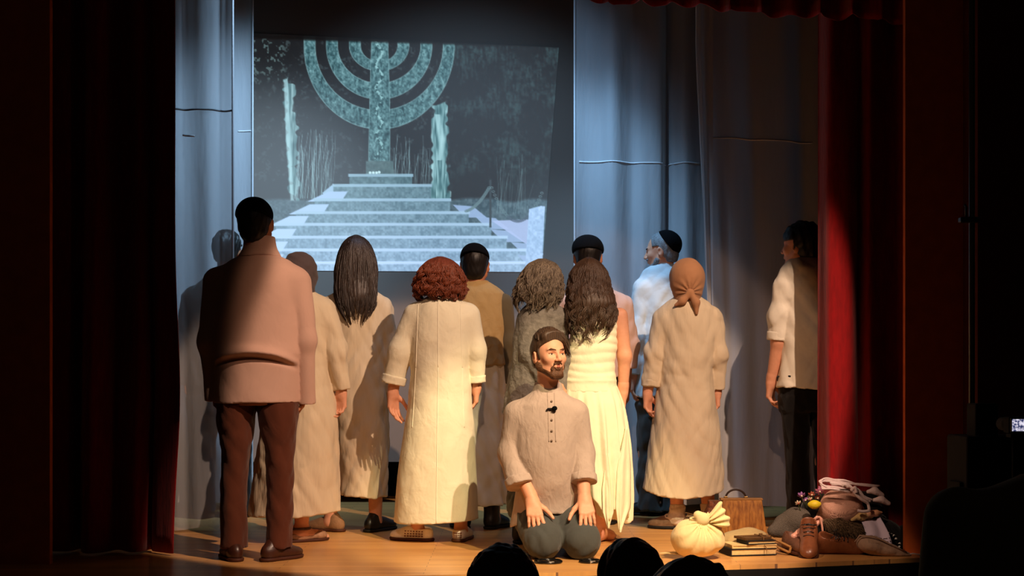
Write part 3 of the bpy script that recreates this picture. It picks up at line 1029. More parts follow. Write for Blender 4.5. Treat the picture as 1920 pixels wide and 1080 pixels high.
for L in ([(744, 409, 481, .125), (765, 408, 479, .12), (800, 409, 475, .105), (841, 417, 470, .088), (880, 417, 464, .082), (911, 414, 462, .08), (1026, 415, 463, .088)],
          [(744, 483, 557, .125), (765, 484, 558, .12), (800, 489, 556, .105), (841, 497, 552, .088), (880, 500, 550, .082), (911, 501, 549, .08), (1024, 501, 546, .088)]):
    T_.loft(fl(p, L), k=.02)
f_ = folds(8, .007, (14, 14, 40), 6, .3)
zk = p.W(482, 850)[2]
T_.post.append(lambda x, y, z: f_(x, y, z)*(.35+np.exp(-((z-zk)/.12)**2)))
T_.post.append(crease(900))
p.put(T_, 'trousers', M_trbrown)
a = p.W(440, 1040, 0); b = p.W(522, 1040, 0)
p.shoe(a[0], -.03, 26, M_shoe_brown, M_sole, .98)
p.shoe(b[0]-.01, -.04, -40, M_shoe_brown, M_sole, .98)
hair_cap(H, M_hair_black, p.e, .008, line=(.05, .3), low=-.085, seed=3)
cap_hat(p, H, M_capblack, -22, c=(0, -.022, .040), r=(.089, .108, .092), cutz=.010)
p.emit(SKIN2)

# --- man behind the thin sheet
p = Person('man in dark shirt and trousers standing behind the thin sheet at the far left', 8.75, 412)
R0 = p.rows([(505, 408, 436, .05), (525, 378, 455, .09), (540, 362, 470, .115), (570, 352, 480, .13), (640, 352, 478, .13), (700, 352, 478, .135), (724, 352, 478, .135)])
G = S(.009); G.loft(R0, k=.02)
sleeve(p, G, [(360, 560, 0, .07), (348, 640, 0, .055), (350, 720, 0, .05)], .04)
sleeve(p, G, [(470, 560, 0, .07), (482, 640, 0, .055), (480, 720, 0, .05)], .04)
G.post.append(folds(31, .008, (14, 14, 18)))
G.post.append(crease(901))
p.put(G, 'shirt', cloth('dark_olive_shirt', (42, 38, 34), .3, 20))
p.torso_body(R0)
p.arm([(360, 560, 0), (348, 640, 0), (350, 712, 0)], (.05, .1, -1), (1, 0, 0), -1)
p.arm([(470, 560, 0), (482, 640, 0), (480, 712, 0)], (-.05, .1, -1), (-1, 0, 0), 1)
p.leg([(385, 720, 0), (383, 840, 0), (376, 955, 0)], foot=20)
p.leg([(445, 720, 0), (445, 840, 0), (445, 955, 0)], foot=-20)
T_ = S(.009); T_.loft(p.rows([(712, 353, 477, .12), (770, 354, 474, .11)]), k=.02)
for c in (380, 446):
    T_.loft(p.rows([(745, c-29, c+31, .1), (850, c-25, c+24, .08), (960, c-24, c+22, .075)]), k=.02)
T_.post.append(crease(902))
p.put(T_, 'trousers', M_trghost)
H = p.head(427, 470, -12, 0, 1.0, neck=(420, 545, 0))
hair_cap(H, M_hair_black, p.e, .014, line=(.05, .4), low=-.075, seed=8, noise=.012)
for (u, yw) in ((376, 15), (445, -15)):
    p.shoe(p.W(u, 955)[0], 0, yw, M_shoe_dark, M_sole_dark)
p.emit(SKIN2)

def dress_legs(P, L, foot, flen=.135, fr=.76):
    for (pts, ft) in zip(L, foot):
        P.leg(pts, (.075, .052, .036), ft, flen, fr)

# --- woman in a grey headscarf behind the tall man
p = Person('woman in a dark headscarf and beige dress half hidden behind the tall man', 7.5, 562)
R0 = p.rows([(540, 545, 580, .06), (555, 525, 600, .09), (572, 512, 614, .115), (610, 508, 620, .13), (680, 512, 618, .13), (760, 500, 630, .16), (850, 482, 634, .18), (962, 466, 638, .20)])
G = S(.0068)
fs = folds(44, .012, (24, 24, 3), 7, .3)
zt = p.W(560, 700)[2]
G.loft(R0, k=.02, hem=lambda x, y: p.W(560, 961)[2]+.06*x)
sl = sleeve(p, G, [(520, 580, 0, .068), (502, 660, 0, .055), (494, 726, .02, .048)], .04)
sr = sleeve(p, G, [(606, 582, 0, .068), (630, 660, -.01, .055), (640, 730, 0, .046)], .04)
f2 = folds(45, .008, (26, 26, 30), 6, .4)
G.post.append(lambda x, y, z: fs(x, y, z)*np.clip((zt-z)/.4, 0, 1)+f2(x, y, z)*np.clip((z-zt+.1)/.3, 0, 1))
G.post.append(crease(903))
p.put(G, 'dress', M_beige)
p.torso_body(R0[-6:])
p.arm([(520, 580, 0), (502, 660, 0), (494, 725, .02)], (.05, .1, -1), (1, -.2, 0), -1)
p.arm([(606, 582, 0), (630, 660, -.01), (640, 735, 0)], (-.05, .05, -1), (-.5, -.85, 0), 1, .45)
dress_legs(p, [[(535, 760, 0), (537, 870, 0), (535, 985, 0)], [(575, 760, 0), (572, 870, 0), (566, 985, .0)]], (20, -55), .17, 1.)
H = p.head(562, 515, 0, 0, .98, neck=(562, 575, 0))
G = S(.006); H.ell(G, (0, -.006, .022), (.097, .118, .106), 0); H.cap(G, (0, -.02, -.05), (0, -.03, -.13), .082, .085, .05); H.ell(G, (.02, -.10, -.08), (.03, .03, .03), .03)
G.post.append(folds(6, .010, (30, 30, 50), 6, .6))
p.put(G, 'headscarf', M_scarf)
M_sandal = mat('worn_tan_leather', (170, 130, 100), .6, .2, 60, .25)
for (u, dy, yw) in ((535, .0, 20), (566, .0, -55)):
    x = p.W(u, 985, dy)[0]
    R = Rz(yw); T = lambda a, b, c: np.array([x, dy, 0])+R@np.array([a, b, c])
    s_o = S(.005); s_o.ell(T(0, .09, .01), (.048, .075, .03), R, 0); s_o.ell(T(0, -.01, .01), (.042, .085, .03), R, .03)
    s_o.cuts.append(lambda X, Y, Z: Z-.016); s_o.cuts.append(lambda X, Y, Z: .001-Z)
    sd_ = p.put(s_o, 'sandal', M_sole)
    st = S(.005)
    st.ell(T(0, .10, .03), (.044, .052, .030), R, 0); st.ell(T(0, .0, .03), (.040, .075, .040), R, .02)
    st.cap(T(-.05, .035, .075), T(.05, .035, .075), .028, .028, .004, 's'); st.cap(T(0, -.02, .06), T(0, -.03, .14), .036, .04, .004, 's')
    st.cuts.append(lambda X, Y, Z: .014-Z)
    p.put(st, 'strap', M_sandal, sd_)
    MB().tube([T(.046*math.cos(a), -.01+.055*math.sin(a), .075) for a in np.linspace(0, 6.28, 20)], .008, 6).put('ankle_strap', M_shoe_brown, sd_, True)
p.emit(SKIN)

# --- woman with long straight hair
p = Person('woman with long straight brown hair and a loose beige dress, back turned', 8.0, 668)
R0 = p.rows([(538, 650, 690, .06), (548, 628, 708, .09), (562, 612, 722, .11), (600, 610, 726, .12), (680, 616, 726, .135), (760, 624, 727, .15), (850, 634, 727, .165), (932, 638, 724, .18)])
G = S(.0068)
fs = folds(54, .014, (26, 26, 2), 7, .2)
G.loft(R0, k=.02, hem=lambda x, y: p.W(668, 927)[2]-.05*x)
sl = sleeve(p, G, [(614, 580, 0, .062), (607, 670, 0, .055), (610, 735, 0, .05)], .04)
sr = sleeve(p, G, [(716, 580, 0, .064), (727, 670, 0, .054), (724, 735, 0, .048)], .04)
G.post.append(fs)
G.post.append(crease(904))
p.put(G, 'dress', M_beige)
p.torso_body(R0[-6:])
p.arm([(614, 580, 0), (607, 670, 0), (610, 735, 0)], (.05, .1, -1), (1, -.2, 0), -1)
p.arm([(716, 580, 0), (727, 670, 0), (722, 735, 0)], (-.05, .1, -1), (-1, -.2, 0), 1)
dress_legs(p, [[(640, 760, 0), (628, 870, 0), (619, 975, 0)], [(698, 760, 0), (704, 870, 0), (704, 975, .0)]], (65, -35))
H = p.head(668, 492, 0, 2, .95, neck=(668, 560, 0))
rows = p.rows([(612, 652, 684, .025, -.125), (595, 644, 692, .05, -.115), (570, 632, 703, .075, -.09), (540, 629, 705, .095, -.055), (505, 630, 706, .108, -.02), (480, 634, 702, .112, 0), (460, 641, 695, .100, .01), (447, 652, 684, .070, .015), (441, 664, 672, .02, .015)])
hair_loft(rows, M_hair_long, p.e, 5, 760, (-3.5, .4), .02, .4, (.0036, .0012), 18, .28, 1.0)
M_bootie = mat('tan_suede_boot', (150, 112, 78), .7, .2, 60, .2)
p.shoe(p.W(622, 975)[0], 0, 68, M_bootie, M_sole, .98, 'oxford')
p.shoe(p.W(704, 975)[0], 0, -35, M_shoe_dark, M_sole_dark, 1.0, 'oxford')
p.emit(SKIN)

# --- woman with the auburn bob
p = Person('woman with curly auburn bob, long cream dress and white shoes', 7.55, 824)
R0 = p.rows([(553, 806, 846, .065), (564, 788, 866, .10), (574, 776, 878, .12), (600, 768, 888, .135), (640, 766, 888, .14), (690, 769, 880, .14), (730, 768, 884, .15), (800, 758, 888, .18), (900, 744, 893, .2), (985, 738, 897, .21)])
G = S(.0068)
fs = folds(64, .011, (20, 20, 3), 7, .3); f2 = folds(65, .008, (14, 14, 34), 6, .4)
zt = p.W(824, 720)[2]
G.loft(R0, k=.02, hem=lambda x, y: p.W(824, 975)[2]+.045*x)
sl = sleeve(p, G, [(780, 592, 0, .072), (753, 655, 0, .066), (737, 718, .01, .060)], .045)
sr = sleeve(p, G, [(876, 592, 0, .072), (890, 655, 0, .060), (894, 716, .01, .044)], .045)
G.post.append(lambda x, y, z: fs(x, y, z)*np.clip((zt-z)/.5, .1, 1)+f2(x, y, z)*np.exp(-((z-zt)/.25)**2))
dr =p.put(G, 'dress', M_cream)
for (ua, va, ub, vb) in ((824, 566, 824, 688), (824, 690, 822, 974), (786, 572, 782, 690), (864, 572, 868, 690), (782, 690, 776, 800), (868, 690, 872, 800)):
    A = p.W(ua, va); B = p.W(ub, vb)
    drape(dr, line2((A[0], A[2]), (B[0], B[2]), 40), .0026, M_stitch, 'seam', dr)
cuff(p, [sl[1][0], sl[2][0]], .060, M_cream, .042)
cuff(p, [sr[1][0], sr[2][0]], .044, M_cream, .035)
p.torso_body(R0[-7:])
p.arm([(780, 592, 0), (753, 655, 0), (737, 735, .01)], (.0, .1, -1), (.7, -.7, 0), -1, .3)
p.arm([(876, 592, 0), (890, 655, 0), (893, 725, .02)], (-.06, .15, -1), (-1, -.2, 0), 1)
dress_legs(p, [[(790, 760, 0), (785, 880, 0), (783, 990, 0)], [(860, 760, 0), (862, 880, 0), (864, 990, .0)]], (68, -10))
H = p.head(825, 534, 0, 0, .95, neck=(825, 590, 0))
rows = p.rows([(568, 790, 862, .085, -.02), (555, 780, 871, .115, -.02), (535, 779, 872, .125, -.01), (515, 783, 868, .125, 0), (500, 791, 860, .112, .005), (489, 803, 848, .085, .01), (482, 819, 832, .03, .01)])
hair_loft(rows, M_hair_red, p.e, 9, 800, (-3.9, .8), .03, .08, (.0040, .0016), 28, .20, 1.0, .0085, .048, base=.88, clump=17, pj=.15)
M_shoe_white = mat('white_shoe_leather', (242, 236, 226), .5, .1, 60, .1)
M_hole = mat('shoe_cutout', (120, 84, 66), .8)
o, T = p.shoe(p.W(786, 990)[0], -.01, 70, M_shoe_white, M_sole, .98, 'flat')
for j in range(3):
    for i in range(7):
        c = T(-.041+.004*j, -.035+.017*i, .030+.013*j)
        MB().box(c, (.006, .0045, .0035), Rz(70)).put('cutout', M_hole, o)
MB().tube([T(-.03, .075, .062), T(.0, .085, .070), T(.032, .07, .060)], .006, 6).put('bow', M_shoe_white, o, True)
o, T = p.shoe(p.W(864, 990)[0], -.01, -12, M_shoe_white, M_sole, .98, 'flat')
for j in range(3):
    for i in range(5):
        MB().box(T(-.02+.01*i, -.084+.003*abs(i-2), .028+.012*j), (.0035, .005, .003), Rz(-12)).put('cutout', M_hole, o)
p.emit(SKIN)

# --- man in the tan vest
p = Person('man in a black cap and tan vest over a cream tunic behind the auburn bob', 8.15, 892)
R0 = p.rows([(527, 868, 914, .06), (538, 852, 932, .09), (552, 840, 946, .11), (590, 836, 950, .125), (640, 838, 948, .125), (684, 840, 950, .13)])
G = S(.0068); G.loft(R0, k=.02); G.post.append(folds(71, .006, (14, 14, 14)))
G.post.append(crease(905))
p.put(G, 'vest', M_tan)
G = S(.0068)
R1 = p.rows([(672, 843, 946, .11), (720, 840, 948, .125), (850, 838, 950, .15), (944, 836, 952, .16)])
G.loft(R1, k=.02, fold=lambda t, z, x, y: .006*np.sin(11*t+2*z))
G.post.append(crease(906))
p.put(G, 'tunic', M_white)
G = S(.0068)
sleeve(p, G, [(848, 568, 0, .060), (838, 640, 0, .050), (842, 720, 0, .045)], .03)
sleeve(p, G, [(942, 568, 0, .060), (954, 640, -.01, .050), (952, 720, 0, .045)], .03)
G.post.append(folds(72, .007, (20, 20, 30)))
p.put(G, 'undershirt', cloth('olive_shirt_cloth', (92, 80, 58), .3, 30))
p.torso_body(R0)
p.arm([(848, 568, 0), (838, 640, 0), (842, 725, 0)], (0, .1, -1), (1, -.2, 0), -1)
p.arm([(942, 568, 0), (954, 640, -.01), (950, 725, 0)], (0, .1, -1), (-1, -.2, 0), 1)
dress_legs(p, [[(870, 740, 0), (868, 860, 0), (866, 975, 0)], [(920, 740, 0), (924, 860, 0), (926, 975, .0)]], (15, -25))
H = p.head(890, 498, 0, 2, 1.0, neck=(890, 560, 0))
hair_cap(H, M_hair_black, p.e, .008, line=(.05, .3), low=-.085, seed=13)
cap_hat(p, H, M_capblack, -25, r=(.088, .106, .090), cutz=.02)
for (u, yw) in ((866, 15), (926, -25)):
    p.shoe(p.W(u, 975)[0], 0, yw, M_shoe_dark, M_sole_dark, 1.02, 'boot')
p.emit(SKIN2)

# --- woman with grey hair and grey coat
p = Person('woman with shoulder length grey hair in a long grey coat, turned to the right', 7.46, 1004)
R0 = p.rows([(565, 996, 1034, .06), (578, 982, 1044, .09), (592, 974, 1050, .105), (630, 966, 1050, .125), (690, 958, 1052, .14), (740, 948, 1056, .16), (776, 940, 1060, .18)])
G = S(.0068)
G.loft(R0, k=.02)
sl = sleeve(p, G, [(996, 600, -.03, .066), (998, 665, -.09, .058), (1024, 712, -.15, .052)], .03)
sr = sleeve(p, G, [(1044, 600, 0, .06), (1052, 670, 0, .05), (1050, 730, 0, .045)], .03)
G.post.append(folds(81, .010, (16, 16, 20), 7, .3))
G.post.append(crease(907))
p.put(G, 'coat', M_greyc)
G = S(.009)
G.loft(p.rows([(760, 960, 1050, .12), (860, 955, 1055, .14), (960, 952, 1058, .15)]), k=.02, fold=lambda t, z, x, y: .008*np.sin(12*t))
p.put(G, 'skirt', cloth('dark_skirt_cloth', (38, 34, 34), .3, 20))
p.torso_body(R0)
p.arm([(996, 600, -.03), (998, 665, -.09), (1026, 714, -.15)], (.8, -.2, -.5), (0, .5, -.8), -1)
p.arm([(1044, 600, 0), (1052, 670, 0), (1050, 735, 0)], (0, .1, -1), (-1, -.2, 0), 1)
dress_legs(p, [[(985, 760, 0), (982, 870, 0), (978, 985, 0)], [(1028, 760, 0), (1030, 870, 0), (1032, 985, .0)]], (-10, -30))
H = p.head(1014, 533, -28, 2, .93, neck=(1012, 590, 0))
rows = p.rows([(590, 972, 1030, .06, -.06), (575, 966, 1046, .09, -.04), (555, 965, 1053, .115, -.025), (530, 972, 1054, .122, -.01), (510, 980, 1051, .118, 0), (496, 990, 1043, .092, .005), (486, 1008, 1024, .03, .01)])
hair_loft(rows, M_hair_grey, p.e, 15, 700, (-3.9, .6), .07, .12, (.0038, .0012), 22, .30, 1.0, .007, .09, clump=16, pj=.18)
for (u, yw) in ((978, -10), (1032, -30)):
    p.shoe(p.W(u, 985)[0], 0, yw, M_shoe_dark, M_sole_dark, 1., 'boot')
p.emit(SKIN)

# --- man behind the white dress
p = Person('man in a black cap and pale pink shirt standing behind the woman in white', 8.42, 1112)
R0 = p.rows([(530, 1090, 1126, .06), (542, 1070, 1148, .09), (556, 1052, 1168, .115), (600, 1046, 1178, .13), (660, 1046, 1178, .135), (706, 1046, 1180, .14)])
G = S(.009); G.loft(R0, k=.02)
sleeve(p, G, [(1056, 575, 0, .068), (1046, 650, 0, .055), (1050, 730, 0, .048)], .03)
sleeve(p, G, [(1166, 575, 0, .070), (1178, 650, 0, .060), (1178, 690, 0, .056)], .03)
G.post.append(folds(91, .009, (16, 16, 20)))
G.post.append(crease(908))
p.put(G, 'shirt', M_pinkish)
p.torso_body(R0)
p.arm([(1056, 575, 0), (1046, 650, 0), (1050, 725, 0)], (0, .1, -1), (1, -.2, 0), -1)
p.arm([(1166, 575, 0), (1178, 650, 0), (1174, 725, 0)], (0, .1, -1), (-1, -.2, 0), 1)
p.leg([(1085, 740, 0), (1084, 850, 0), (1082, 960, 0)], foot=15)
p.leg([(1140, 740, 0), (1142, 850, 0), (1144, 960, 0)], foot=-15)
T_ = S(.009); T_.loft(p.rows([(700, 1054, 1172, .12), (755, 1058, 1168, .11)]), k=.02)
for c in (1084, 1142):
    T_.loft(p.rows([(735, c-28, c+28, .1), (850, c-23, c+23, .08), (965, c-22, c+22, .075)]), k=.02)
T_.post.append(crease(909))
p.put(T_, 'trousers', M_trdark)
H = p.head(1102, 482, 0, 0, 1.02, neck=(1106, 560, 0))
hair_cap(H, M_hair_black, p.e, .008, line=(.05, .3), low=-.085, seed=23)
cap_hat(p, H, M_capblack, -12, c=(0, -.02, .045), r=(.098, .112, .090), cutz=.02)
for (u, yw) in ((1082, 15), (1144, -15)):
    p.shoe(p.W(u, 960)[0], 0, yw, M_shoe_dark, M_sole_dark)
p.emit(SKIN2)

# --- woman in the sleeveless white dress
p = Person('barefoot woman with long wavy brown hair in a sleeveless white dress, back turned', 7.5, 1108)
R0 = p.rows([(566, 1092, 1126, .06), (582, 1076, 1146, .085), (604, 1068, 1160, .105), (640, 1064, 1158, .115), (680, 1060, 1152, .112), (720, 1052, 1156, .122), (736, 1050, 1160, .13)])
G = S(.0066)
zs = p.W(1108, 718)[2]
rc = np.random.RandomState(4)
def ruch(t, z, x, y):
    return -.0045*np.abs(np.sin(70*z+9*x+1.5*np.sin(11*x+9*z)))*np.clip((z-zs)/.04, 0, 1)-.004*np.exp(-((z-zs-.012)/.008)**2)
G.loft(R0, k=.02, fold=ruch)
G.cap(p.W(1046, 574), p.W(1060, 626), .052, .046, .02, 's'); G.cap(p.W(1174, 574), p.W(1164, 626), .050, .046, .02, 's')
G.ell(p.W(1108, 560), (.075, .2, .055), None, .02, 's')
p.put(G, 'bodice', M_ivory)
G = S(.0066)
R1 = p.rows([(715, 1058, 1152, .110), (730, 1050, 1160, .124), (760, 1044, 1170, .145), (800, 1042, 1176, .16), (850, 1042, 1180, .172), (900, 1046, 1183, .18), (950, 1050, 1183, .185), (1004, 1052, 1181, .185)])
def pleat(t, z, x, y):
    a = np.clip((zs-z)/.35, 0, 1)
    return a*(.011*np.sin(17*t+1.2*np.sin(3*z))+.006*np.sin(29*t+2+3*z))
def hem_w(x, y):
    th = np.arctan2(y/.18, x/.19)
    # two low points at the back right, shorter towards the left
    u = x-p.W(1108, 950)[0]
    return .155+.10*np.abs(np.sin(th*3.2+.6))-.30*np.clip(u, -.05, .19)+.22*np.clip(-u-.02, 0, 1)
G.loft(R1, k=.02, fold=pleat, hem=hem_w)
p.put(G, 'skirt', M_ivory)
# hanging side panels that end in points
for (L_e, R_e, seed) in (([(1174, 800), (1158, 880), (1155, 950), (1161, 998)], [(1176, 798), (1183, 870), (1183, 950), (1164, 998)], 3), ([(1139, 850), (1130, 915), (1131, 960), (1140, 990)], [(1141, 850), (1150, 910), (1151, 960), (1142, 990)], 9)):
    nt_, ns_ = 26, 14
    tt = np.linspace(0, 3, nt_); g_ = np.zeros((ns_, nt_, 3))
    le = np.stack([np.interp(tt, range(4), [q_[k_] for q_ in L_e]) for k_ in (0, 1)], -1); re_ = np.stack([np.interp(tt, range(4), [q_[k_] for q_ in R_e]) for k_ in (0, 1)], -1)
    for a_ in range(ns_):
        for b2 in range(nt_):
            uv = le[b2]*(1-a_/(ns_-1))+re_[b2]*(a_/(ns_-1))
            dy = -.186*math.sqrt(max(.02, 1-((uv[0]-1115)/74)**2))+.012-.022*min(1, b2/12)-.008*math.sin(a_*.9+seed+.05*b2)*min(1, b2/12)
            g_[a_, b2] = p.W(uv[0], uv[1], dy)
    ix = np.arange(ns_*nt_).reshape(ns_, nt_)
    o = link_mesh('hanging_panel', g_.reshape(-1, 3), np.stack([ix[:-1, :-1], ix[:-1, 1:], ix[1:, 1:], ix[1:, :-1]], -1).reshape(-1, 4), M_ivory, p.e)
    o.modifiers.new('thickness', 'SOLIDIFY').thickness = .004
b_ = p.rows([(556, 1090, 1126, .055), (572, 1072, 1146, .075), (590, 1058, 1162, .09), (612, 1064, 1158, .098), (640, 1070, 1150, .10), (680, 1068, 1146, .10), (720, 1062, 1150, .105), (760, 1058, 1156, .11)])
p.torso_body(b_, .008)
p.arm([(1056, 592, 0), (1046, 670, .01), (1042, 745, .03)], (.05, .15, -1), (1, -.2, 0), -1, rad=(.045, .037, .027))
p.arm([(1162, 592, 0), (1171, 668, .0), (1168, 735, .03)], (-.05, .2, -1), (-1, -.2, 0), 1, rad=(.045, .037, .027))
p.leg([(1082, 760, 0), (1096, 870, -.03), (1084, 990, 0)], (.08, .058, .036), 15, .17, 1.)
p.leg([(1134, 760, 0), (1124, 880, -.10), (1124, 990, .0)], (.08, .058, .036), -35, .17, 1.)
H = p.head(1104, 532, 0, 2, .95, neck=(1106, 590, 0))
rows = p.rows([(640, 1084, 1124, .03, -.13), (615, 1068, 1146, .06, -.12), (590, 1064, 1156, .085, -.10), (565, 1064, 1150, .10, -.07), (535, 1066, 1143, .112, -.03), (512, 1070, 1138, .114, 0), (498, 1078, 1130, .1, .01), (488, 1090, 1118, .07, .015), (483, 1100, 1108, .02, .015)])
hair_loft(rows, M_hair_brown, p.e, 25, 800, (-3.6, .5), .09, .13, (.0038, .0012), 24, .40, 1.0, .009, .10, clump=18, pj=.18)
p.emit(SKIN)

# --- grey bearded man with the skullcap
p = Person('grey bearded man in a black skullcap and pale shirt, looking left toward the screen', 8.92, 1232)
R0 = p.rows([(496, 1226, 1262, .06), (508, 1208, 1272, .09), (524, 1200, 1280, .12), (570, 1194, 1284, .14), (640, 1192, 1284, .15), (700, 1190, 1282, .155), (742, 1190, 1282, .16)])
G = S(.0068); G.loft(R0, k=.02)
sl = sleeve(p, G, [(1206, 545, -.04, .068), (1196, 630, -.06, .060), (1192, 700, -.04, .054)], .03)
sleeve(p, G, [(1276, 545, .03, .066), (1284, 630, .03, .058), (1280, 710, .03, .05)], .03)
G.post.append(folds(101, .013, (22, 22, 26), 8, .4))
G.post.append(crease(910))
p.put(G, 'shirt', M_bluewhite)
p.torso_body(R0)
p.arm([(1206, 545, -.04), (1196, 630, -.06), (1188, 708, -.04)], (-.1, .05, -1), (1, -.2, 0), -1)
p.arm([(1276, 545, .03), (1284, 630, .03), (1280, 710, .03)], (0, .1, -1), (-1, -.2, 0), 1)
p.leg([(1218, 745, 0), (1214, 850, 0), (1212, 950, 0)], foot=70)
p.leg([(1260, 745, 0), (1262, 850, 0), (1264, 950, 0)], foot=50)
T_ = S(.009); T_.loft(p.rows([(735, 1194, 1280, .14), (780, 1196, 1278, .13)]), k=.02)
for c in (1215, 1259):
    T_.loft(p.rows([(760, c-21, c+22, .11), (850, c-19, c+19, .09), (955, c-20, c+22, .085)]), k=.02)
T_.post.append(folds(102, .012, (20, 20, 40)))
T_.post.append(crease(911))
p.put(T_, 'trousers', M_trgrey)
H = p.head(1240, 472, 72, -6, 1.02, neck=(1246, 530, 0))
hair_cap(H, M_hair_silver, p.e, .007, line=(.040, .10), low=-.075, seed=33, noise=.006)
cap_hat(p, H, M_capblack, 58, c=(0, -.030, .040), r=(.089, .108, .096), cutz=.068, name='skullcap')
G = S(.0045)
for s in (-1, 1):
    H.cap(G, (s*.052, .012, -.055), (s*.016, .066, -.100), .025, .024, .02)
H.cap(G, (-.012, .072, -.104), (.012, .072, -.104), .021, .021, .02)
H.cap(G, (-.024, .092, -.044), (.024, .092, -.044), .008, .008, .01)
H.ell(G, (0, .098, -.058), (.020, .03, .008), .006, 's')
G.post.append(folds(7, .005, (120, 120, 80), 6, .4))
p.put(G, 'beard', M_hair_silver)
G = S(.004)
for s in (-1, 1):
    G = S(.004)
    H.cap(G, (s*.014, .092, .026), (s*.044, .078, .026), .0055, .004, .004)
    p.put(G, 'eyebrow', M_hair_black)
for (u, yw) in ((1212, 70), (1264, 50)):
    p.shoe(p.W(u, 950)[0], 0, yw, M_shoe_dark, M_sole_dark)
p.emit(SKIN)

# --- woman in the tan headscarf
p = Person('woman in a knotted tan headscarf and long beige dress on the right, back turned', 8.12, 1285)
R0 = p.rows([(556, 1266, 1312, .065), (568, 1250, 1330, .10), (582, 1240, 1340, .12), (610, 1236, 1344, .13), (660, 1238, 1340, .132), (700, 1238, 1336, .135), (745, 1230, 1340, .15), (830, 1218, 1350, .18), (935, 1203, 1358, .205)])
G = S(.0068)
fs = folds(114, .010, (16, 16, 2.5), 6, .2); f2 = folds(115, .012, (12, 12, 34), 6, .5)
zt = p.W(1285, 690)[2]
G.loft(R0, k=.02, hem=lambda x, y: p.W(1285, 930)[2]+.9*(x+.02)**2)
sl = sleeve(p, G, [(1246, 600, 0, .070), (1228, 665, 0, .058), (1221, 724, .0, .054)], .04)
sr = sleeve(p, G, [(1334, 600, 0, .070), (1344, 670, 0, .056), (1344, 728, .02, .045)], .04)
G.post.append(lambda x, y, z: fs(x, y, z)*np.clip((zt-z)/.4, .15, 1)+f2(x, y, z)*np.exp(-((z-zt-.03)/.16)**2))
G.post.append(crease(912))
p.put(G, 'dress', M_beige)
cuff(p, [sl[1][0], sl[2][0]], .054, M_beige, .038)
p.torso_body(R0[-6:])
p.arm([(1246, 600, 0), (1228, 665, 0), (1214, 738, .0)], (.02, .05, -1), (.8, -.6, 0), -1, .45)
p.arm([(1334, 600, 0), (1344, 670, 0), (1344, 735, .02)], (0, .1, -1), (-1, -.2, 0), 1)
dress_legs(p, [[(1262, 760, 0), (1266, 860, 0), (1270, 965, 0)], [(1318, 760, 0), (1324, 860, 0), (1328, 965, .0)]], (72, -25))
H = p.head(1287, 528, 5, 4, 1.0, neck=(1287, 585, 0))
G = S(.0055)
H.ell(G, (0, -.020, .025), (.104, .122, .112), 0); H.cap(G, (0, -.03, -.05), (0, -.035, -.125), .085, .075, .05)
ff_ = folds(16, .006, (20, 20, 50), 6, .3)
def sfold(x, y, z):
    X, Y, Z = H.local(x, y, z)
    a = np.arctan2(Z+.062, X+.004)
    d = np.sqrt((X+.004)**2+(Z+.062)**2)
    return .005*np.sin(13*a)*np.clip(1-d/.12, 0, 1)*(Y < 0)
G.post.append(ff_); G.post.append(sfold)
hs = p.put(G, 'headscarf', M_scarf2)
G = S(.005)
k0 = H(-.004, -.128, -.062)
G.ell(k0, (.024, .018, .018), None, .01)
G.poly([(k0, .014), (k0+np.array([.030, -.01, -.06]), .022), (k0+np.array([.036, -.012, -.125]), .008)], .015)
G.poly([(k0, .014), (k0+np.array([-.045, .0, -.05]), .022), (k0+np.array([-.085, .01, -.075]), .010)], .015)
G.post.append(folds(17, .005, (60, 40, 40), 5, .3))
p.put(G, 'knot', M_scarf2, hs)
M_sock = cloth('white_sock_knit', (214, 198, 184), .4, 90)
M_shoe_taupe = mat('worn_taupe_leather', (142, 112, 92), .65, .25, 50, .25)
for (u, yw) in ((1270, 72), (1328, -25)):
    x = p.W(u, 965)[0]
    o, T = p.shoe(x, 0, yw, M_shoe_taupe, M_sole_dark, 1.0, 'flat')
    MB().tube([T(-.03, .055, .075), T(0, .07, .083), T(.03, .055, .075)], .005, 6).put('lace', M_shoe_dark, o, True)
    G = S(.005); G.cap((x, -.005, .07), (x, 0, .150), .046, .045, .01, flat=True); G.cap((x, -.005, .06), T(0, .05, .06), .044, .034, .02)
    G.post.append(folds(18, .005, (20, 20, 130), 4, .4)); p.put(G, 'sock', M_sock)
p.emit(SKIN)

# --- man at the right edge
p = Person('dark haired man in a white shirt with rolled sleeves beside the right red curtain', 7.95, 1508)
R0 = p.rows([(478, 1488, 1532, .06), (492, 1476, 1550, .09), (506, 1466, 1564, .115), (540, 1460, 1574, .13), (600, 1462, 1574, .135), (660, 1464, 1572, .14), (730, 1458, 1572, .15)])
G = S(.0068)
G.loft(R0, k=.02, hem=lambda x, y: p.W(1508, 728)[2]-.10*x)
sl = sleeve(p, G, [(1474, 540, -.01, .070), (1463, 590, -.01, .064), (1460, 636, .0, .062)], .035)
sleeve(p, G, [(1566, 540, .02, .070), (1580, 600, .02, .062), (1582, 640, .02, .058)], .035)
G.post.append(folds(121, .009, (18, 18, 24), 7, .4))
G.post.append(crease(913))
p.put(G, 'shirt', M_white)
cuff(p, [sl[1][0], sl[2][0]], .062, M_white, .045)
G = S(.006); G.loft(p.rows([(474, 1490, 1534, .07, .01), (492, 1484, 1540, .078, .01)]), k=0); p.put(G, 'collar', M_white)
p.torso_body(R0)
p.arm([(1474, 540, -.01), (1460, 640, -.01), (1446, 716, .05)], (-.02, .25, -1), (.75, -.6, 0), -1, .5, 1.05, rad=(.052, .043, .030))
p.arm([(1566, 540, .02), (1582, 640, .02), (1580, 716, .05)], (0, .1, -1), (-1, -.2, 0), 1)
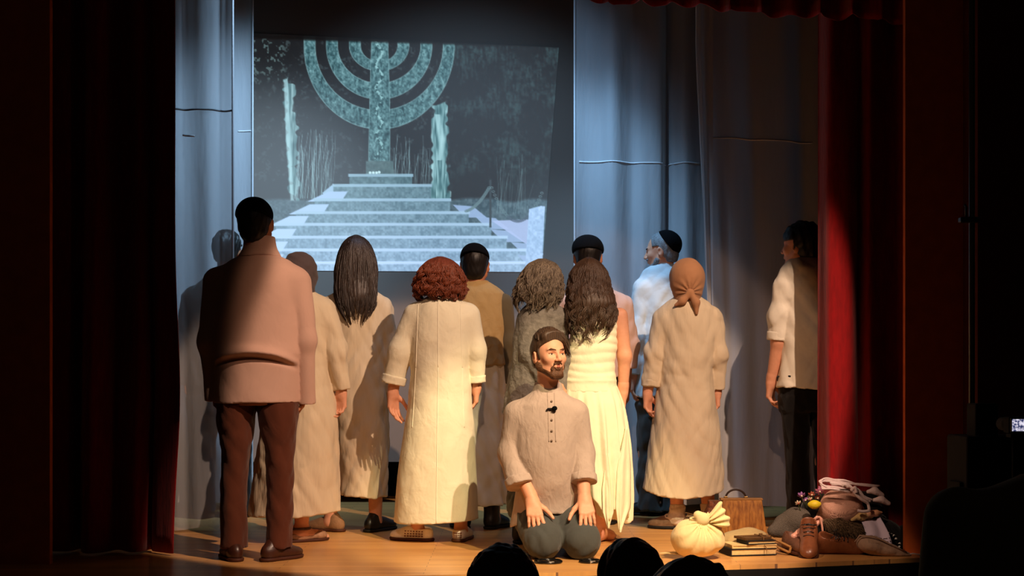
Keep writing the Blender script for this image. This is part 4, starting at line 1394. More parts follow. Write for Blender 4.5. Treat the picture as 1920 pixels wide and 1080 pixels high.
p.leg([(1490, 740, 0), (1496, 870, 0), (1500, 985, 0)], foot=20)
p.leg([(1545, 740, 0), (1548, 870, 0), (1550, 985, 0)], foot=-15)
T_ = S(.009); T_.loft(p.rows([(705, 1459, 1570, .13), (770, 1462, 1568, .125)]), k=.02)
for (c, d) in ((1490, 0), (1544, 0)):
    T_.loft(p.rows([(745, c-28, c+29, .11), (850, c-17, c+26, .09), (985, c-12, c+28, .085)]), k=.02)
T_.post.append(crease(914))
p.put(T_, 'trousers', M_trdark)
H = p.head(1501, 462, 52, 0, 1.06, neck=(1510, 525, 0))
hair_cap(H, M_hair_black, p.e, .018, line=(.055, .5), low=-.065, seed=43, noise=.010)
for (u, yw) in ((1500, 20), (1552, -15)):
    p.shoe(p.W(u, 985)[0], 0, yw, M_shoe_dark, M_sole_dark)
p.emit(SKIN)

# --- kneeling man
p = Person('bearded man in a taupe tunic kneeling at the front facing the audience', 6.95, 1026)
R0 = p.rows([(722, 1005, 1049, .058), (734, 996, 1058, .072), (746, 980, 1072, .092), (762, 962, 1084, .112), (796, 956, 1088, .128), (850, 960, 1086, .135), (905, 968, 1086, .135, .02), (940, 964, 1090, .135, .05), (985, 956, 1098, .15, .07)])
G = S(.0065)
fs = folds(131, .008, (13, 13, 5), 7, .3)
G.loft(R0, k=.02, hem=lambda x, y: .19+.018*np.sin(16*x+1)-.05*np.clip((np.abs(x)-.12)/.08, 0, 1)+.16*np.clip(-y-.02, 0, .2))
sl = sleeve(p, G, [(970, 776, 0, .070), (959, 850, .0, .064), (976, 910, -.07, .070)], .04)
sr = sleeve(p, G, [(1078, 776, 0, .070), (1091, 850, .0, .062), (1095, 904, -.07, .060)], .04)
G.post.append(fs)
zc = p.W(1026, 712)[2]
G.ell(p.W(1031, 716, -.07), (.034, .07, .05), None, .015, 's')
st =p.put(G, 'tunic', M_taupe)
M_tr = M_taupe
G = S(.005); G.loft(p.rows([(717, 1003, 1052, .062), (736, 997, 1058, .072)]), k=0)
G.loft(p.rows([(700, 1007, 1048, .054), (745, 1007, 1048, .056)]), k=0, op='s'); G.cap(p.W(1032, 705, -.08), p.W(1032, 745, -.08), .016, .005, .005, 's')
p.put(G, 'collar', M_tr)
def patch(parent, u0, v0, u1, v1, w_, name, m, yoff=-.20, th=.0):
    pass
A = p.W(1032, 736); B = p.W(1034, 826)
drape(st, line2((A[0]-.016, A[2]), (B[0]-.016, B[2]), 26), .003, M_tr, 'placket_edge', st)
drape(st, line2((A[0]+.018, A[2]), (B[0]+.018, B[2]), 26), .003, M_tr, 'placket_edge', st)
me = st.data; bv = BVHTree.FromPolygons([v.co for v in me.vertices], [tuple(q.vertices) for q in me.polygons])
M_button = mat('tunic_button', (120, 100, 86), .5)
for v in (752, 786, 806, 824):
    c = p.W(1033, v); hit = bv.ray_cast(Vector((c[0], -3, c[2])), Vector((0, 1, 0)))[0]
    MB().lathe([(0, -.003), (.0055, -.003), (.0062, 0), (.0055, .003), (0, .003)], (hit.x, hit.y-.002, hit.z), 10, Rx(90)).put('button', M_button, st, True)
cuff(p, [sl[1][0], sl[2][0]], .071, M_tr, .04, 'cuff', .004)
cuff(p, [sr[1][0], sr[2][0]], .063, M_tr, .04, 'cuff', .004)
p.torso_body(R0)
p.arm([(972, 784, .01), (962, 845, .0), (998, 938, -.105)], (.12, -.62, -.72), (.1, .70, -.62), 1, .22, 1.06, .0034, (.05, .042, .031), .75, .16)
p.arm([(1074, 784, .01), (1090, 845, .0), (1096, 934, -.105)], (.10, -.62, -.72), (-.1, .70, -.62), -1, .22, 1.06, .0034, (.05, .042, .031), .75, .16)
KL = (-.026, -.155, .092); KR = (.170, -.155, .092)
HL = (-.085, .20, .245); HR = (.085, .20, .245)
AL = (-.06, .30, .055); AR = (.15, .30, .055)
for (h_, k_, a_) in ((HL, KL, AL), (HR, KR, AR)):
    p.body.poly([(np.array(h_), .085), (np.array(k_), .062)], .03); p.body.poly([(np.array(k_)+np.array([0, .03, -.02]), .055), (np.array(a_), .036)], .03)
    f_e = np.array(a_)+np.array([0, .16, -.02]); p.body.cap(np.array(a_), f_e, .036, .024, .03)
T_ = S(.006)
T_.cap((-.08, .21, .25), (.08, .21, .25), .115, .115, .03)
for (h_, k_, a_) in ((HL, KL, AL), (HR, KR, AR)):
    h_, k_, a_ = map(np.array, (h_, k_, a_))
    T_.cap(h_, k_, .118, .090, .03); T_.cap(k_+np.array([0, .01, -.012]), a_+np.array([0, 0, .02]), .076, .060, .03, flat=True)
T_.cuts.append(lambda x, y, z: .004-z)
f1 = folds(141, .010, (60, 30, 60), 6, .5)
T_.post.append(lambda x, y, z: f1(x, y, z)*np.clip((y+.12)/.15, .1, 1))
T_.post.append(crease(915))
p.put(T_, 'trousers', M_trgrey)
H = p.head(1030, 667, 207, 3, .985, dy=-.05, h=.0034, neck=(1028, 745, .0))
G = S(.0034)
def kh(G, H):
    H.ell(G, (0, .045, .092), (.066, .042, .032), .02)
    H.ell(G, (0, -.01, .100), (.070, .085, .034), .02)
v0_ = hair_cap(H, M_hair_brown, p.e, .010, line=(.066, .12), low=-.06, seed=53, noise=.006, h=.0036, k=(50, 110, 50), extra=kh, temple=True)
# swept locks on top and at the side
rs = np.random.RandomState(3)
PL = []; RL = []
for i in range(190):
    psi = rs.uniform(-.95, .95); t = np.linspace(0, 1, 14); ph_ = math.radians(rs.uniform(46, 72)); 
    phi = ph_+t*rs.uniform(.9, 1.5); ps = psi-.30*t+.07*np.sin(4*t+rs.uniform(0, 1.2)+2*psi)
    k_ = 1+.10*np.sin(math.pi*np.clip(t*1.2+.1, 0, 1))*(1-.5*abs(psi))+rs.uniform(-.02, .035)
    P_ = np.stack([.090*k_*np.sin(ps), -.014+.106*k_*np.cos(phi)*np.cos(ps), .030+.106*k_*np.sin(phi)*np.cos(ps)], -1)
    PL.append([H(*q) for q in P_]); RL.append(np.interp(t, [0, .3, 1], [.002, .0042, .0012])*H.s)
for i in range(46):
    a = rs.uniform(-.3, .9); t = np.linspace(0, 1, 12)
    s_ = -1
    xx = s_*(.030+.052*np.sin(np.clip(t*1.35, 0, 1.57))+.006*np.sin(7*t+i)); yy = .068-.05*a*t-.010*t; zz = .112-.115*t**1.25*rs.uniform(.75, 1.1)
    P_ = np.stack([xx+rs.uniform(-.004, .004), yy, zz], -1)
    t2 = np.linspace(0, 1, 14); P_ = np.stack([np.interp(t2, t, P_[:, c_]) for c_ in range(3)], -1)
    PL.append([H(*q) for q in P_]); RL.append(np.interp(t2, [0, .4, 1], [.002, .0036, .001])*H.s)
v, f = strand_mesh(np.array(PL), np.array(RL), 5)
link_mesh('locks', v, f, M_hair_brown, v0_)
M_beard = mat('brown_beard', (104, 68, 44), .6, .4, 200, .5)
G = S(.0034)
for s in (-1, 1):
    H.cap(G, (s*.060, -.002, -.040), (s*.054, .006, -.055), .0175, .0215, .01)
    H.cap(G, (s*.053, .006, -.055), (s*.016, .064, -.099), .0250, .0220, .02)
H.cap(G, (-.014, .070, -.102), (.014, .070, -.102), .0190, .0190, .02)
for s in (-1, 1):
    H.cap(G, (0, .0965, -.0415), (s*.024, .0895, -.0480), .0066, .0062, .006)
    H.cap(G, (s*.024, .0855, -.049), (s*.027, .076, -.074), .0058, .009, .008)
H.ell(G, (0, .100, -.0580), (.0180, .018, .0056), .003, 's')
H.cap(G, (-.008, .0865, -.0725), (.008, .0865, -.0725), .0075, .0075, .006)
for s in (-1, 1):
    H.ell(G, (s*.042, .075, -.042), (.019, .034, .026), .008, 's')
G.post.append(folds(71, .0035, (160, 160, 120), 7, .3))
p.put(G, 'beard', M_beard)
for s in (-1, 1):
    G = S(.003)
    H.cap(G, (s*.013, .0915, .0235), (s*.034, .0855, .0285), .0045, .0045, .004); H.cap(G, (s*.034, .0855, .0285), (s*.050, .071, .022), .0042, .0026, .004)
    G.post.append(folds(72, .002, (200, 200, 200)))
    p.put(G, 'eyebrow', M_beard)
M_eye = mat('eye_white', (226, 214, 200), .25, 0, 5, 0, .5)
M_iris = mat('brown_iris', (58, 40, 28), .2, 0, 5, 0, .6)
for s in (-1, 1):
    c = H(s*.031, .0722, .0035)
    eo = MB().lathe([(0, -.0128), (.006, -.0115), (.0105, -.0075), (.0128, 0), (.0105, .0075), (.006, .0115), (0, .0128)], c, 14, np.eye(3)*H.s).put('eye', M_eye, p.e, True)
    G = S(.003); H.ell(G, (s*.031, .0762, .0035), (.0066, .0118, .0066), 0); p.put(G, 'iris', M_iris, eo)
    G = S(.003)
    H.cap(G, (s*.031-.0125, .0782, .0075), (s*.031, .0855, .0108), .0034, .0036, .003); H.cap(G, (s*.031, .0855, .0108), (s*.031+.0125, .0782, .0075), .0036, .0034, .003)
    p.put(G, 'eyelid', SKIN2, eo)
G = S(.003)
for s in (-1, 1):
    H.cap(G, (s*.018, .0868, -.0565), (s*.009, .0925, -.0540), .0022, .0038, .002); H.cap(G, (s*.009, .0925, -.0540), (0, .0935, -.0535), .0038, .0036, .002)
    H.cap(G, (s*.017, .0865, -.0590), (s*.008, .0915, -.0625), .0024, .0044, .002); H.cap(G, (s*.008, .0915, -.0625), (0, .0922, -.0630), .0044, .0048, .002)
p.put(G, 'lips', mat('lips', (168, 96, 80), .5, 0, 5))
p.emit(SKIN)
pk = p
# the small microphone clipped to his tunic
c = p.W(1034, 766); hit = bv.ray_cast(Vector((c[0], -3, c[2])), Vector((0, 1, 0)))[0]
mic = empty('clip_microphone', p.o+np.array(hit), 'small black clip microphone on the front of the kneeling man', 'microphone')
G = S(.003); G.ell((.012, -.016, .004), (.014, .012, .012), None, 0); v, f = G.mesh(); link_mesh('foam_head', v, f, M_capblack, mic)
MB().box((-.012, -.008, .002), (.012, .005, .004)).put('clip', M_shoe_dark, mic)
MB().tube([(-.02, -.006, .004), (-.03, -.008, -.004), (-.03, -.004, -.012), (-.02, -.002, -.012), (-.005, -.004, -.006)], .002, 5).put('cable', M_shoe_dark, mic, True)

# ------------------------------------------------------------------ belongings piled at the right front
def solid(name, Gd, m, parent=None, label=None, cat=None, org=None, group=None):
    v, f = Gd.mesh()
    if parent is None:
        v = v-np.array(org)
        o = link_mesh(name, v, f, m, None, True, org)
        return tag(o, label, cat, group)
    return link_mesh(name, v, f, m, parent)
def at(u, v, Y, n='x'):
    return PX(u, v, Y)

# black coats heaped under everything
M_coat = cloth('black_coat_wool', (16, 14, 15), .5, 30)
G = S(.010)
for (u, v, Y, r) in ((1600, 1025, 7.18, (.20, .14, .12)), (1575, 985, 7.24, (.16, .12, .14)), (1530, 975, 7.26, (.10, .10, .16)), (1650, 1010, 7.2, (.14, .12, .12)), (1620, 960, 7.28, (.12, .08, .13))):
    c = at(u, v, Y); G.ell(c, np.array(r)*.88, None, .06)
G.post.append(folds(201, .016, (22, 22, 22), 8, .4)); G.cuts.append(lambda x, y, z: .003-z)
o_ = np.array([at(1600, 1025, 7.15)[0], 7.15, 0]); solid('coat_heap', G, M_coat, None, 'heap of black coats lying under the hat and shoes', 'coat', o_)
G = S(.010)
for (u, v, Y, r) in ((1725, 1010, 7.2, (.12, .10, .075)), (1775, 1022, 7.2, (.09, .10, .05)), (1690, 1015, 7.2, (.08, .08, .07))):
    G.ell(at(u, v, Y), r, None, .05)
G.post.append(folds(202, .014, (24, 24, 24), 7, .4)); G.cuts.append(lambda x, y, z: .003-z)
solid('black_garment', G, M_coat, None, 'crumpled black garment at the right end of the pile', 'garment', np.array([at(1735, 0, 7.2)[0], 7.2, 0]))

# knotted bundle
M_bundle = cloth('pale_yellow_linen', (226, 204, 152), .45, 24)
Yb = 6.80
ob = np.array([at(1312, 0, Yb)[0], Yb, 0])
e = empty('knotted_bundle', ob, 'pale linen bundle tied in a knot on the stage floor', 'bundle')
G = S(.0055)
q = lambda u, v, dy=0: at(u, v, Yb+dy)-ob
kn = q(1318, 982, -.05)
G.ell(q(1312, 1012), (.128, .115, .083), None, .03)
G.ell(q(1300, 1008), (.10, .11, .09), None, .05); G.ell(q(1318, 992), (.06, .06, .05), None, .05)
def gath(x, y, z):
    a = np.arctan2(z-kn[2]-.01, x-kn[0]); d = np.sqrt((x-kn[0])**2+(y-kn[1])**2+(z-kn[2])**2)
    return .0065*np.sin(15*a+1.2*np.sin(6*y*10))*np.clip(d/.05, 0, 1)*np.clip(1.3-d/.16, 0, 1)
G.post.append(gath); G.post.append(folds(203, .007, (18, 18, 14), 6, .4)); G.cuts.append(lambda x, y, z: .003-z)
link_mesh('sack', *G.mesh(), M_bundle, e)
G = S(.005)
G.ell(q(1318, 974, -.06), (.032, .028, .034), Ry(25), 0); G.ell(q(1309, 966, -.05), (.022, .022, .020), None, .01)
G.post.append(folds(204, .004, (60, 60, 30), 5, .3)); link_mesh('knot', *G.mesh(), M_bundle, e)
G = S(.005)
for (u, v, r, rr) in ((1333, 970, (.024, .020, .024), 0), (1345, 964, (.040, .022, .028), -38), (1351, 975, (.050, .026, .036), 20), (1346, 956, (.020, .014, .042), 18)):
    G.ell(q(u, v, -.05), r, Ry(rr), .02)
def ear(x, y, z):
    a = np.arctan2(z-kn[2], x-kn[0])
    return .0055*np.sin(20*a)
G.post.append(ear); link_mesh('cloth_ear', *G.mesh(), M_bundle, e)
ct = MB().raw([q(1237, 1031), q(1262, 1022, .05), q(1292, 1025, .03), q(1276, 1040), q(1250, 1036)], [(0, 4, 3, 2, 1)]).put('cloth_tail', M_bundle, e)
for vv in ct.data.vertices: vv.co.z = max(.004, min(vv.co.z, .03))
ct.modifiers.new('t', 'SOLIDIFY').thickness = .004

# brown doctor's bag
M_bag = mat('tan_hide', (176, 120, 52), .6, .35, 24, .3, .3, (3, 3, .4), rgb2=(128, 78, 28))
M_bagend = mat('reddish_hide', (122, 66, 40), .45, .5, 60, .5, .4, rgb2=(60, 26, 16))
Yg = 7.72
og = np.array([at(1380, 0, Yg)[0], Yg, 0])
e = empty('handbag', og, 'old tan leather bag with a curved handle standing behind the bundle', 'bag')
q = lambda u, v, dy=0: at(u, v, Yg+dy)-og
zt = q(0, 939)[2]
x0 = q(1352, 0)[0]; x1 = q(1435, 0)[0]
mb = MB(); n = 10; dp = .15
for i in range(n+1):
    t = i/n; z = zt*t; w_ = dp*(1-.45*t**1.6); xa = x0+.015*t; xb = x1+.012*(1-t)-.012*t
    mb.v += [(xa, -.0+(.075-w_/2), z), (xb, (.075-w_/2), z), (xb, .075+w_/2, z), (xa, .075+w_/2, z)]
for i in range(n):
    for j in range(4):
        mb.f.append((i*4+j, i*4+(j+1) % 4, i*4+4+(j+1) % 4, i*4+4+j))
mb.f.append((0, 3, 2, 1)); mb.f.append((n*4, n*4+1, n*4+2, n*4+3))
mb.put('bag_body', M_bag, e, False, None, .006)
mb = MB()
xl0 = q(1322, 0)[0]
for i in range(n+1):
    t = i/n; z = (zt-.005)*t; w_ = dp*(1-.5*t**1.6); xa = xl0+.03*t**2+.008*math.sin(9*t)
    mb.v += [(xa, .075+.03-w_/2, z), (x0+.012, .075-w_/2, z), (x0+.012, .075+w_/2, z), (xa, .075+.05, z)]
for i in range(n):
    for j in range(4):
        mb.f.append((i*4+j, i*4+(j+1) % 4, i*4+4+(j+1) % 4, i*4+4+j))
mb.f.append((0, 3, 2, 1)); mb.f.append((n*4, n*4+1, n*4+2, n*4+3))
mb.put('end_panel', M_bagend, e, False, None, .004)
MB().box(((x0+x1)/2, .07, zt+.004), ((x1-x0)/2-.005, .028, .006)).put('frame_rim', mat('bag_rim', (150, 108, 60), .5, .1, 50), e, False, None, .003)
hc = q(1383, 0)[0]; hw = q(1402, 0)[0]-hc
MB().tube([(hc-hw*math.cos(a)*1.0, .065, zt+.008+.05*math.sin(a)) for a in np.linspace(0, math.pi, 18)], .0058, 8).put('handle', mat('handle_leather', (46, 30, 20), .5, .1, 50), e, True)
for s in (-1, 1):
    MB().box((hc+s*hw, .062, zt+.014), (.010, .010, .006)).put('handle_mount', mat('brass_fitting', (150, 120, 70), .4, .1, 40, 0, .5, metal=.6), e, False, None, .002)

# tied books
Yk = 6.98
M_paper = mat('yellowed_paper', (214, 186, 130), .9, .1, 90, .12)
M_bookdark = mat('dark_book_cloth', (26, 24, 28), .8, .2, 90)
M_bookbrown = mat('brown_book_cloth', (96, 66, 36), .7, .2, 90, .2)
M_string = mat('brown_string', (110, 78, 44), .9, .2, 200)
def book(label, u, v, w_, d_, h_, rz, mc, z, Y, tilt=0.):
    c = np.array([at(u, 0, Y)[0], Y, z])
    e = empty('book', c, label, 'book', 'books tied with string')
    R = Rz(rz)@Rx(tilt)
    for zz in (.0025, h_-.0025):
        MB().box(R@np.array([0, 0, zz]), (w_/2, d_/2, .0022), R).put('cover', mc, e)
    MB().box(R@np.array([0, 0, h_/2]), (w_/2-.004, d_/2-.004, h_/2-.004), R).put('pages', M_paper, e)
    MB().box(R@np.array([-w_/2+.001, 0, h_/2]), (.003, d_/2, h_/2), R).put('spine', mc, e)
    return e
book('large dark book with pale page edges at the bottom of the tied stack', 1402, 0, .245, .17, .035, 12, M_bookdark, .003, Yk)
book('pale thin notebook lying second from the bottom of the tied stack', 1405, 0, .235, .16, .018, 10, M_paper, .039, Yk)
book('small dark covered book in the middle of the tied stack', 1418, 0, .155, .13, .020, 16, M_bookdark, .058, Yk-.01)
book('small yellowed booklet on top of the tied stack of books', 1412, 0, .15, .12, .012, 20, M_bookbrown, .079, Yk)
cpk = np.array([at(1418, 0, Yk)[0], Yk, 0])
es = empty('book_string', cpk, 'brown string tied around the stack of old books', 'string')
R = Rz(12)
for (ax, zt_) in ((0, .095), (1, .095)):
    lp = []
    hw_ = .128 if ax == 0 else .10
    for (t, z) in ((-1, .0), (-1, .04), (-.62, .06), (-.6, .094), (0, .097), (.6, .094), (.62, .06), (1, .04), (1, .0)):
        pz = np.array([t*hw_, 0, z]) if ax == 0 else np.array([.015, t*.10, z])
        lp.append(R@pz)
    MB().tube(lp, .0025, 6).put('strand', M_string, es, True)
MB().tube([np.array([.015, 0, .099])+np.array([.02*math.sin(a)*math.cos(a*.5), .018*math.sin(2*a), .004]) for a in np.linspace(0, 6.28, 24)], .0022, 6).put('bow', M_string, es, True)
G = S(.005)
Yc = 7.12; oc = np.array([at(1390, 0, Yc)[0], Yc, 0])
G.ell(np.array([0, 0, .05]), (.125, .09, .055), None, 0); G.ell(np.array([.06, 0, .06]), (.07, .08, .045), None, .04)
G.post.append(folds(206, .011, (24, 30, 40), 7, .4)); G.cuts.append(lambda x, y, z: .003-z)
v, f = G.mesh(); tag(link_mesh('folded_cloth', v, f, cloth('khaki_bag_canvas', (170, 146, 102), .45, 40), None, True, oc), 'folded khaki cloth lying behind the tied books', 'cloth')
# open wooden spectacle case / hanger like frame beside the books
of = np.array([at(1464, 0, 6.95)[0], 6.95, 0])
ef = empty('wooden_frame', of, 'thin open wooden frame leaning beside the books', 'frame')
M_wood = mat('worn_pale_wood', (164, 120, 66), .6, .2, 40, .2, .3, (1, 6, 1))
q = lambda u, v, dy=0: at(u, v, 6.95+dy)-of
for a, b in ((q(1446, 1008, .05), q(1483, 1026, -.03)), (q(1444, 1019, .05), q(1480, 1036, -.03)), (q(1446, 1008, .05), q(1444, 1019, .05)), (q(1483, 1026, -.03), q(1480, 1036, -.03))):
    MB().tube([a, b], .0065, 6).put('bar', M_wood, ef)

# leather shoes
M_lsh = mat('polished_brown_leather', (124, 72, 44), .34, .12, 50, .2, .5)
M_lsh2 = mat('scuffed_brown_leather', (104, 66, 46), .55, .2, 50, .25, .4)
def loose_shoe(label, u, v, Y, yaw, pitch, roll, mc, L=1., z=.002, laces=True, name='leather_shoe'):
    c = np.array([at(u, 0, Y)[0], Y, z])
    e = empty(name, c, label, 'shoe', 'loose leather shoes')
    R = Rz(yaw)@Rx(pitch)@Ry(roll)
    T = lambda a, b, g: R@(np.array([a, b, g])*L)
    G = S(.0045)
    G.ell(T(0, .125, .036), np.array([.042, .060, .032])*L, R, .0); G.ell(T(0, .05, .046), np.array([.038, .075, .044])*L, R, .03); G.ell(T(0, -.04, .05), np.array([.036, .045, .052])*L, R, .03)
    G.cap(T(0, .0, .06), T(0, -.03, .092), .038*L, .036*L, .03)
    G.cap(T(0, -.005, .075), T(0, -.03, .13), .028*L, .033*L, .004, 's')
    G.ell(T(0, .02, .095), np.array([.024, .04, .02])*L, R, .004, 's')
    nn = R@np.array([0, 0, 1.])
    G.cuts.append(lambda X, Y_, Z: .014*L-(X*nn[0]+Y_*nn[1]+Z*nn[2]))
    v_, f_ = G.mesh()
    lowest = v_[:, 2].min()-.02*0
    e.location.z += max(0, -lowest)
    link_mesh('upper', v_, f_, mc, e)
    B = S(.0045)
    B.ell(T(0, .115, .008), np.array([.047, .075, .02])*L, R, 0); B.ell(T(0, .03, .008), np.array([.04, .10, .02])*L, R, .03); B.ell(T(0, -.045, .008), np.array([.039, .047, .02])*L, R, .02)
    B.cuts.append(lambda X, Y_, Z: (X*nn[0]+Y_*nn[1]+Z*nn[2])-.017*L); B.cuts.append(lambda X, Y_, Z: -(X*nn[0]+Y_*nn[1]+Z*nn[2]))
    link_mesh('sole', *B.mesh(), M_sole, e)
    if laces:
        for i in range(4):
            y_ = .075-.020*i; zz = .080+.009*i
            MB().tube([T(-.024, y_, zz), T(0, y_+.004, zz+.009), T(.024, y_, zz)], .0028, 5).put('lace', M_shoe_dark, e, True)
        MB().tube([T(.0, .02, .11), T(.03, .03, .115), T(.035, .01, .105), T(0, .02, .11), T(-.03, .03, .118), T(-.036, .012, .106), T(0, .02, .11), T(.02, -.01, .10)], .0025, 5).put('lace_bow', M_shoe_dark, e, True)
    return e
loose_shoe('upright brown lace-up shoe standing toe forward in the middle of the pile', 1516, 0, 6.98, 168, -20, 0, M_lsh, 1.1, .0)
loose_shoe('glossy brown lace-up shoe lying on its side right of the upright shoe', 1556, 0, 7.0, -92, 0, 28, M_lsh, 1.05, .0)
loose_shoe('dull brown shoe showing its rounded toe beside the wooden frame', 1482, 0, 7.02, 195, 0, -10, M_lsh2, .95, .0, False)
# grey felt cap
G = S(.005)
Yf = 7.22; of = np.array([at(1478, 0, Yf)[0], Yf, 0]); q = lambda u, v, dy=0: at(u, v, Yf+dy)-of
G.poly([(q(1448, 995, -.05), .022), (q(1470, 982), .042), (q(1492, 975), .058), (q(1504, 972), .050)], .04)
G.poly([(q(1452, 1000, -.04), .02), (q(1500, 998, .0), .03)], .04)
G.post.append(folds(207, .004, (40, 40, 40)))
v, f = G.mesh(); tag(link_mesh('felt_cap', v, f, mat('grey_felt', (98, 90, 80), .95, .5, 200, .35), None, True, of), 'grey felt cap leaning on the left of the pile', 'cap')
# pink satin slipper standing on its toe
M_satin = mat('pink_satin', (226, 164, 140), .32, .15, 30, .1, .5, sheen=.3)
Ys = 7.06; os_ = np.array([at(1512, 0, Ys)[0], Ys, .0]); q = lambda u, v, dy=0: at(u, v, Ys+dy)-os_
es = empty('ballet_slipper', os_, 'pink satin ballet slipper propped behind the upright brown shoe', 'slipper')
G = S(.004)
G.poly([(q(1488, 1006, -.05), .016), (q(1500, 1000, -.03), .020), (q(1520, 986, .0), .021), (q(1534, 976, .01), .024)], .02)
G.cap(q(1522, 983, -.02), q(1537, 970, -.02), .012, .016, .006, 's')
G.post.append(folds(208, .002, (50, 50, 50)))
link_mesh('upper', *G.mesh(), M_satin, es)
MB().tube([q(1528, 976, -.02), q(1531, 969, -.02), q(1537, 970, -.015), q(1541, 984, -.02), q(1543, 1000, -.02), q(1540, 1008, -.02)], .006, 6).put('ribbon', M_satin, es, True)
MB().tube([q(1492, 1003, -.06), q(1505, 996, -.05), q(1518, 984, -.03)], .004, 6).put('drawstring', M_satin, es, True)
# fur
Yu = 7.06; ou = np.array([at(1580, 0, Yu)[0], Yu, 0]); q = lambda u, v, dy=0: at(u, v, Yu+dy)-ou
M_fur = mat('brown_fur', (112, 90, 66), .8, .4, 160, .6, .2, (1, 1, 1), rgb2=(58, 44, 32))
G = S(.006); G.poly([(q(1550, 980, -.02), .020), (q(1572, 986, -.02), .030), (q(1598, 996, -.03), .032), (q(1614, 1006, -.03), .026)], .03)
cv, cf = G.mesh()
rs = np.random.RandomState(5); ii = rs.choice(len(cv), 1500)
P0 = cv[ii]; dirs = np.stack([.55+rs.randn(1500)*.25, -.25+rs.randn(1500)*.15, -.55+rs.randn(1500)*.25], -1); L_f = rs.uniform(.025, .06, 1500)[:, None]
t = np.linspace(0, 1, 4)[None, :, None]
PP = P0[:, None]+dirs[:, None]*L_f[:, None]*t+np.array([0, -.008, -.012])*t**2+np.array([0, -.006, .006])*(t*(1-t)*4)
sv, sf = strand_mesh(PP, np.tile([.0024, .0022, .0016, .0004], (1500, 1)), 4)
v, f = join([(cv, cf), (sv, sf)]); tag(link_mesh('fur_stole', v, f, M_fur, None, True, ou), 'shaggy brown fur stole draped below the woven hat', 'stole')
# woven pink hat
Yh = 7.14; oh = at(1577, 950, Yh); R = Rx(44)@Ry(-6)
eh = empty('woven_hat', oh, 'round pale pink woven hat on top of the pile', 'hat')
M_hat = bpy.data.materials.new('pink_straw'); M_hat.use_nodes = True
nt = M_hat.node_tree; b = nt.nodes['Principled BSDF']; b.inputs['Roughness'].default_value = .85
tc = nt.nodes.new('ShaderNodeTexCoord'); bk = nt.nodes.new('ShaderNodeTexBrick'); bk.inputs['Scale'].default_value = 95; bk.inputs['Mortar Size'].default_value = .05
bk.inputs['Color1'].default_value = (*lin((232, 184, 160)), 1); bk.inputs['Color2'].default_value = (*lin((222, 170, 146)), 1); bk.inputs['Mortar'].default_value = (*lin((150, 104, 88)), 1)
mpn = nt.nodes.new('ShaderNodeMapping'); mpn.inputs['Rotation'].default_value = (0, .6, .6)
nt.links.new(tc.outputs['Object'], mpn.inputs[0]); nt.links.new(mpn.outputs[0], bk.inputs['Vector']); nt.links.new(bk.outputs['Color'], b.inputs['Base Color'])
bp = nt.nodes.new('ShaderNodeBump'); bp.inputs['Distance'].default_value = .004; bp.invert = True; nt.links.new(bk.outputs['Fac'], bp.inputs['Height']); nt.links.new(bp.outputs[0], b.inputs['Normal'])
MB().lathe([(0, .058), (.05, .057), (.085, .052), (.098, .044), (.102, .030)], (0, 0, 0), 36, R, .9).put('crown', M_hat, eh, True)
MB().lathe([(.100, .034), (.106, .028), (.112, .0), (.112, -.035), (.104, -.040), (.100, -.02)], (0, 0, 0), 36, R, .9).put('side_band', M_hat, eh, True)
MB().lathe([(.112, -.030), (.128, -.044), (.130, -.050), (.108, -.046)], (0, 0, 0), 36, R, .9).put('rolled_brim', M_hat, eh, True)
# rope belts
M_rope = cloth('pinkish_white_cord', (218, 196, 194), .3, 120)
Yr = 7.1; orp = at(1590, 930, Yr); er = empty('rope_belt', orp, 'bundle of whitish cotton rope looped over the woven hat', 'rope')
q = lambda u, v, dy=0: at(u, v, Yr+dy)-orp
def loop(pts, r, name='cord'):
    P_ = np.array([q(*p_) for p_ in pts]); t = np.linspace(0, len(P_)-1, len(P_)*6)
    P2 = np.stack([hermite(np.arange(len(P_)), P_[:, i], t) for i in range(3)], -1)
    MB().tube(P2, r, 7).put(name, M_rope, er, True)
rs = np.random.RandomState(12)
for i in range(5):
    j = lambda: rs.uniform(-3.2, 3.2)
    loop([(1598+j(), 921+j(), -.06), (1570+j(), 916+j(), -.06), (1545+j(), 914+j(), -.04), (1538+.8*j(), 905+j(), -.03), (1548+j(), 899+j(), -.02), (1580+j(), 903+j(), -.02), (1615+j(), 908+j(), -.01), (1648+j(), 912+j(), .0)], .0050)
for i in range(5):
    j = lambda: rs.uniform(-3.6, 3.6)
    loop([(1558+j(), 906+j(), -.05), (1585+j(), 910+j(), -.07), (1606+j(), 920+j(), -.08), (1620+j(), 932+j(), -.07), (1634+j(), 940+j(), -.06)], .0050)
loop([(1596, 916, -.09), (1612, 934, -.09), (1628, 946, -.07), (1630, 957, -.07), (1618, 959, -.08), (1608, 957, -.08)], .008)
loop([(1580, 912, -.09), (1585, 908, -.1), (1590, 914, -.1)], .008); loop([(1596, 920, -.09), (1603, 914, -.1), (1606, 924, -.1)], .008)
for (u, v) in ((1640, 922), (1652, 938)):
    G = S(.004); G.poly([(q(u-12, v), .010), (q(u, v-2), .016), (q(u+14, v+6), .010)], .01); G.post.append(folds(u, .005, (60, 60, 60), 6, .3)); link_mesh('tassel', *G.mesh(), M_rope, er)
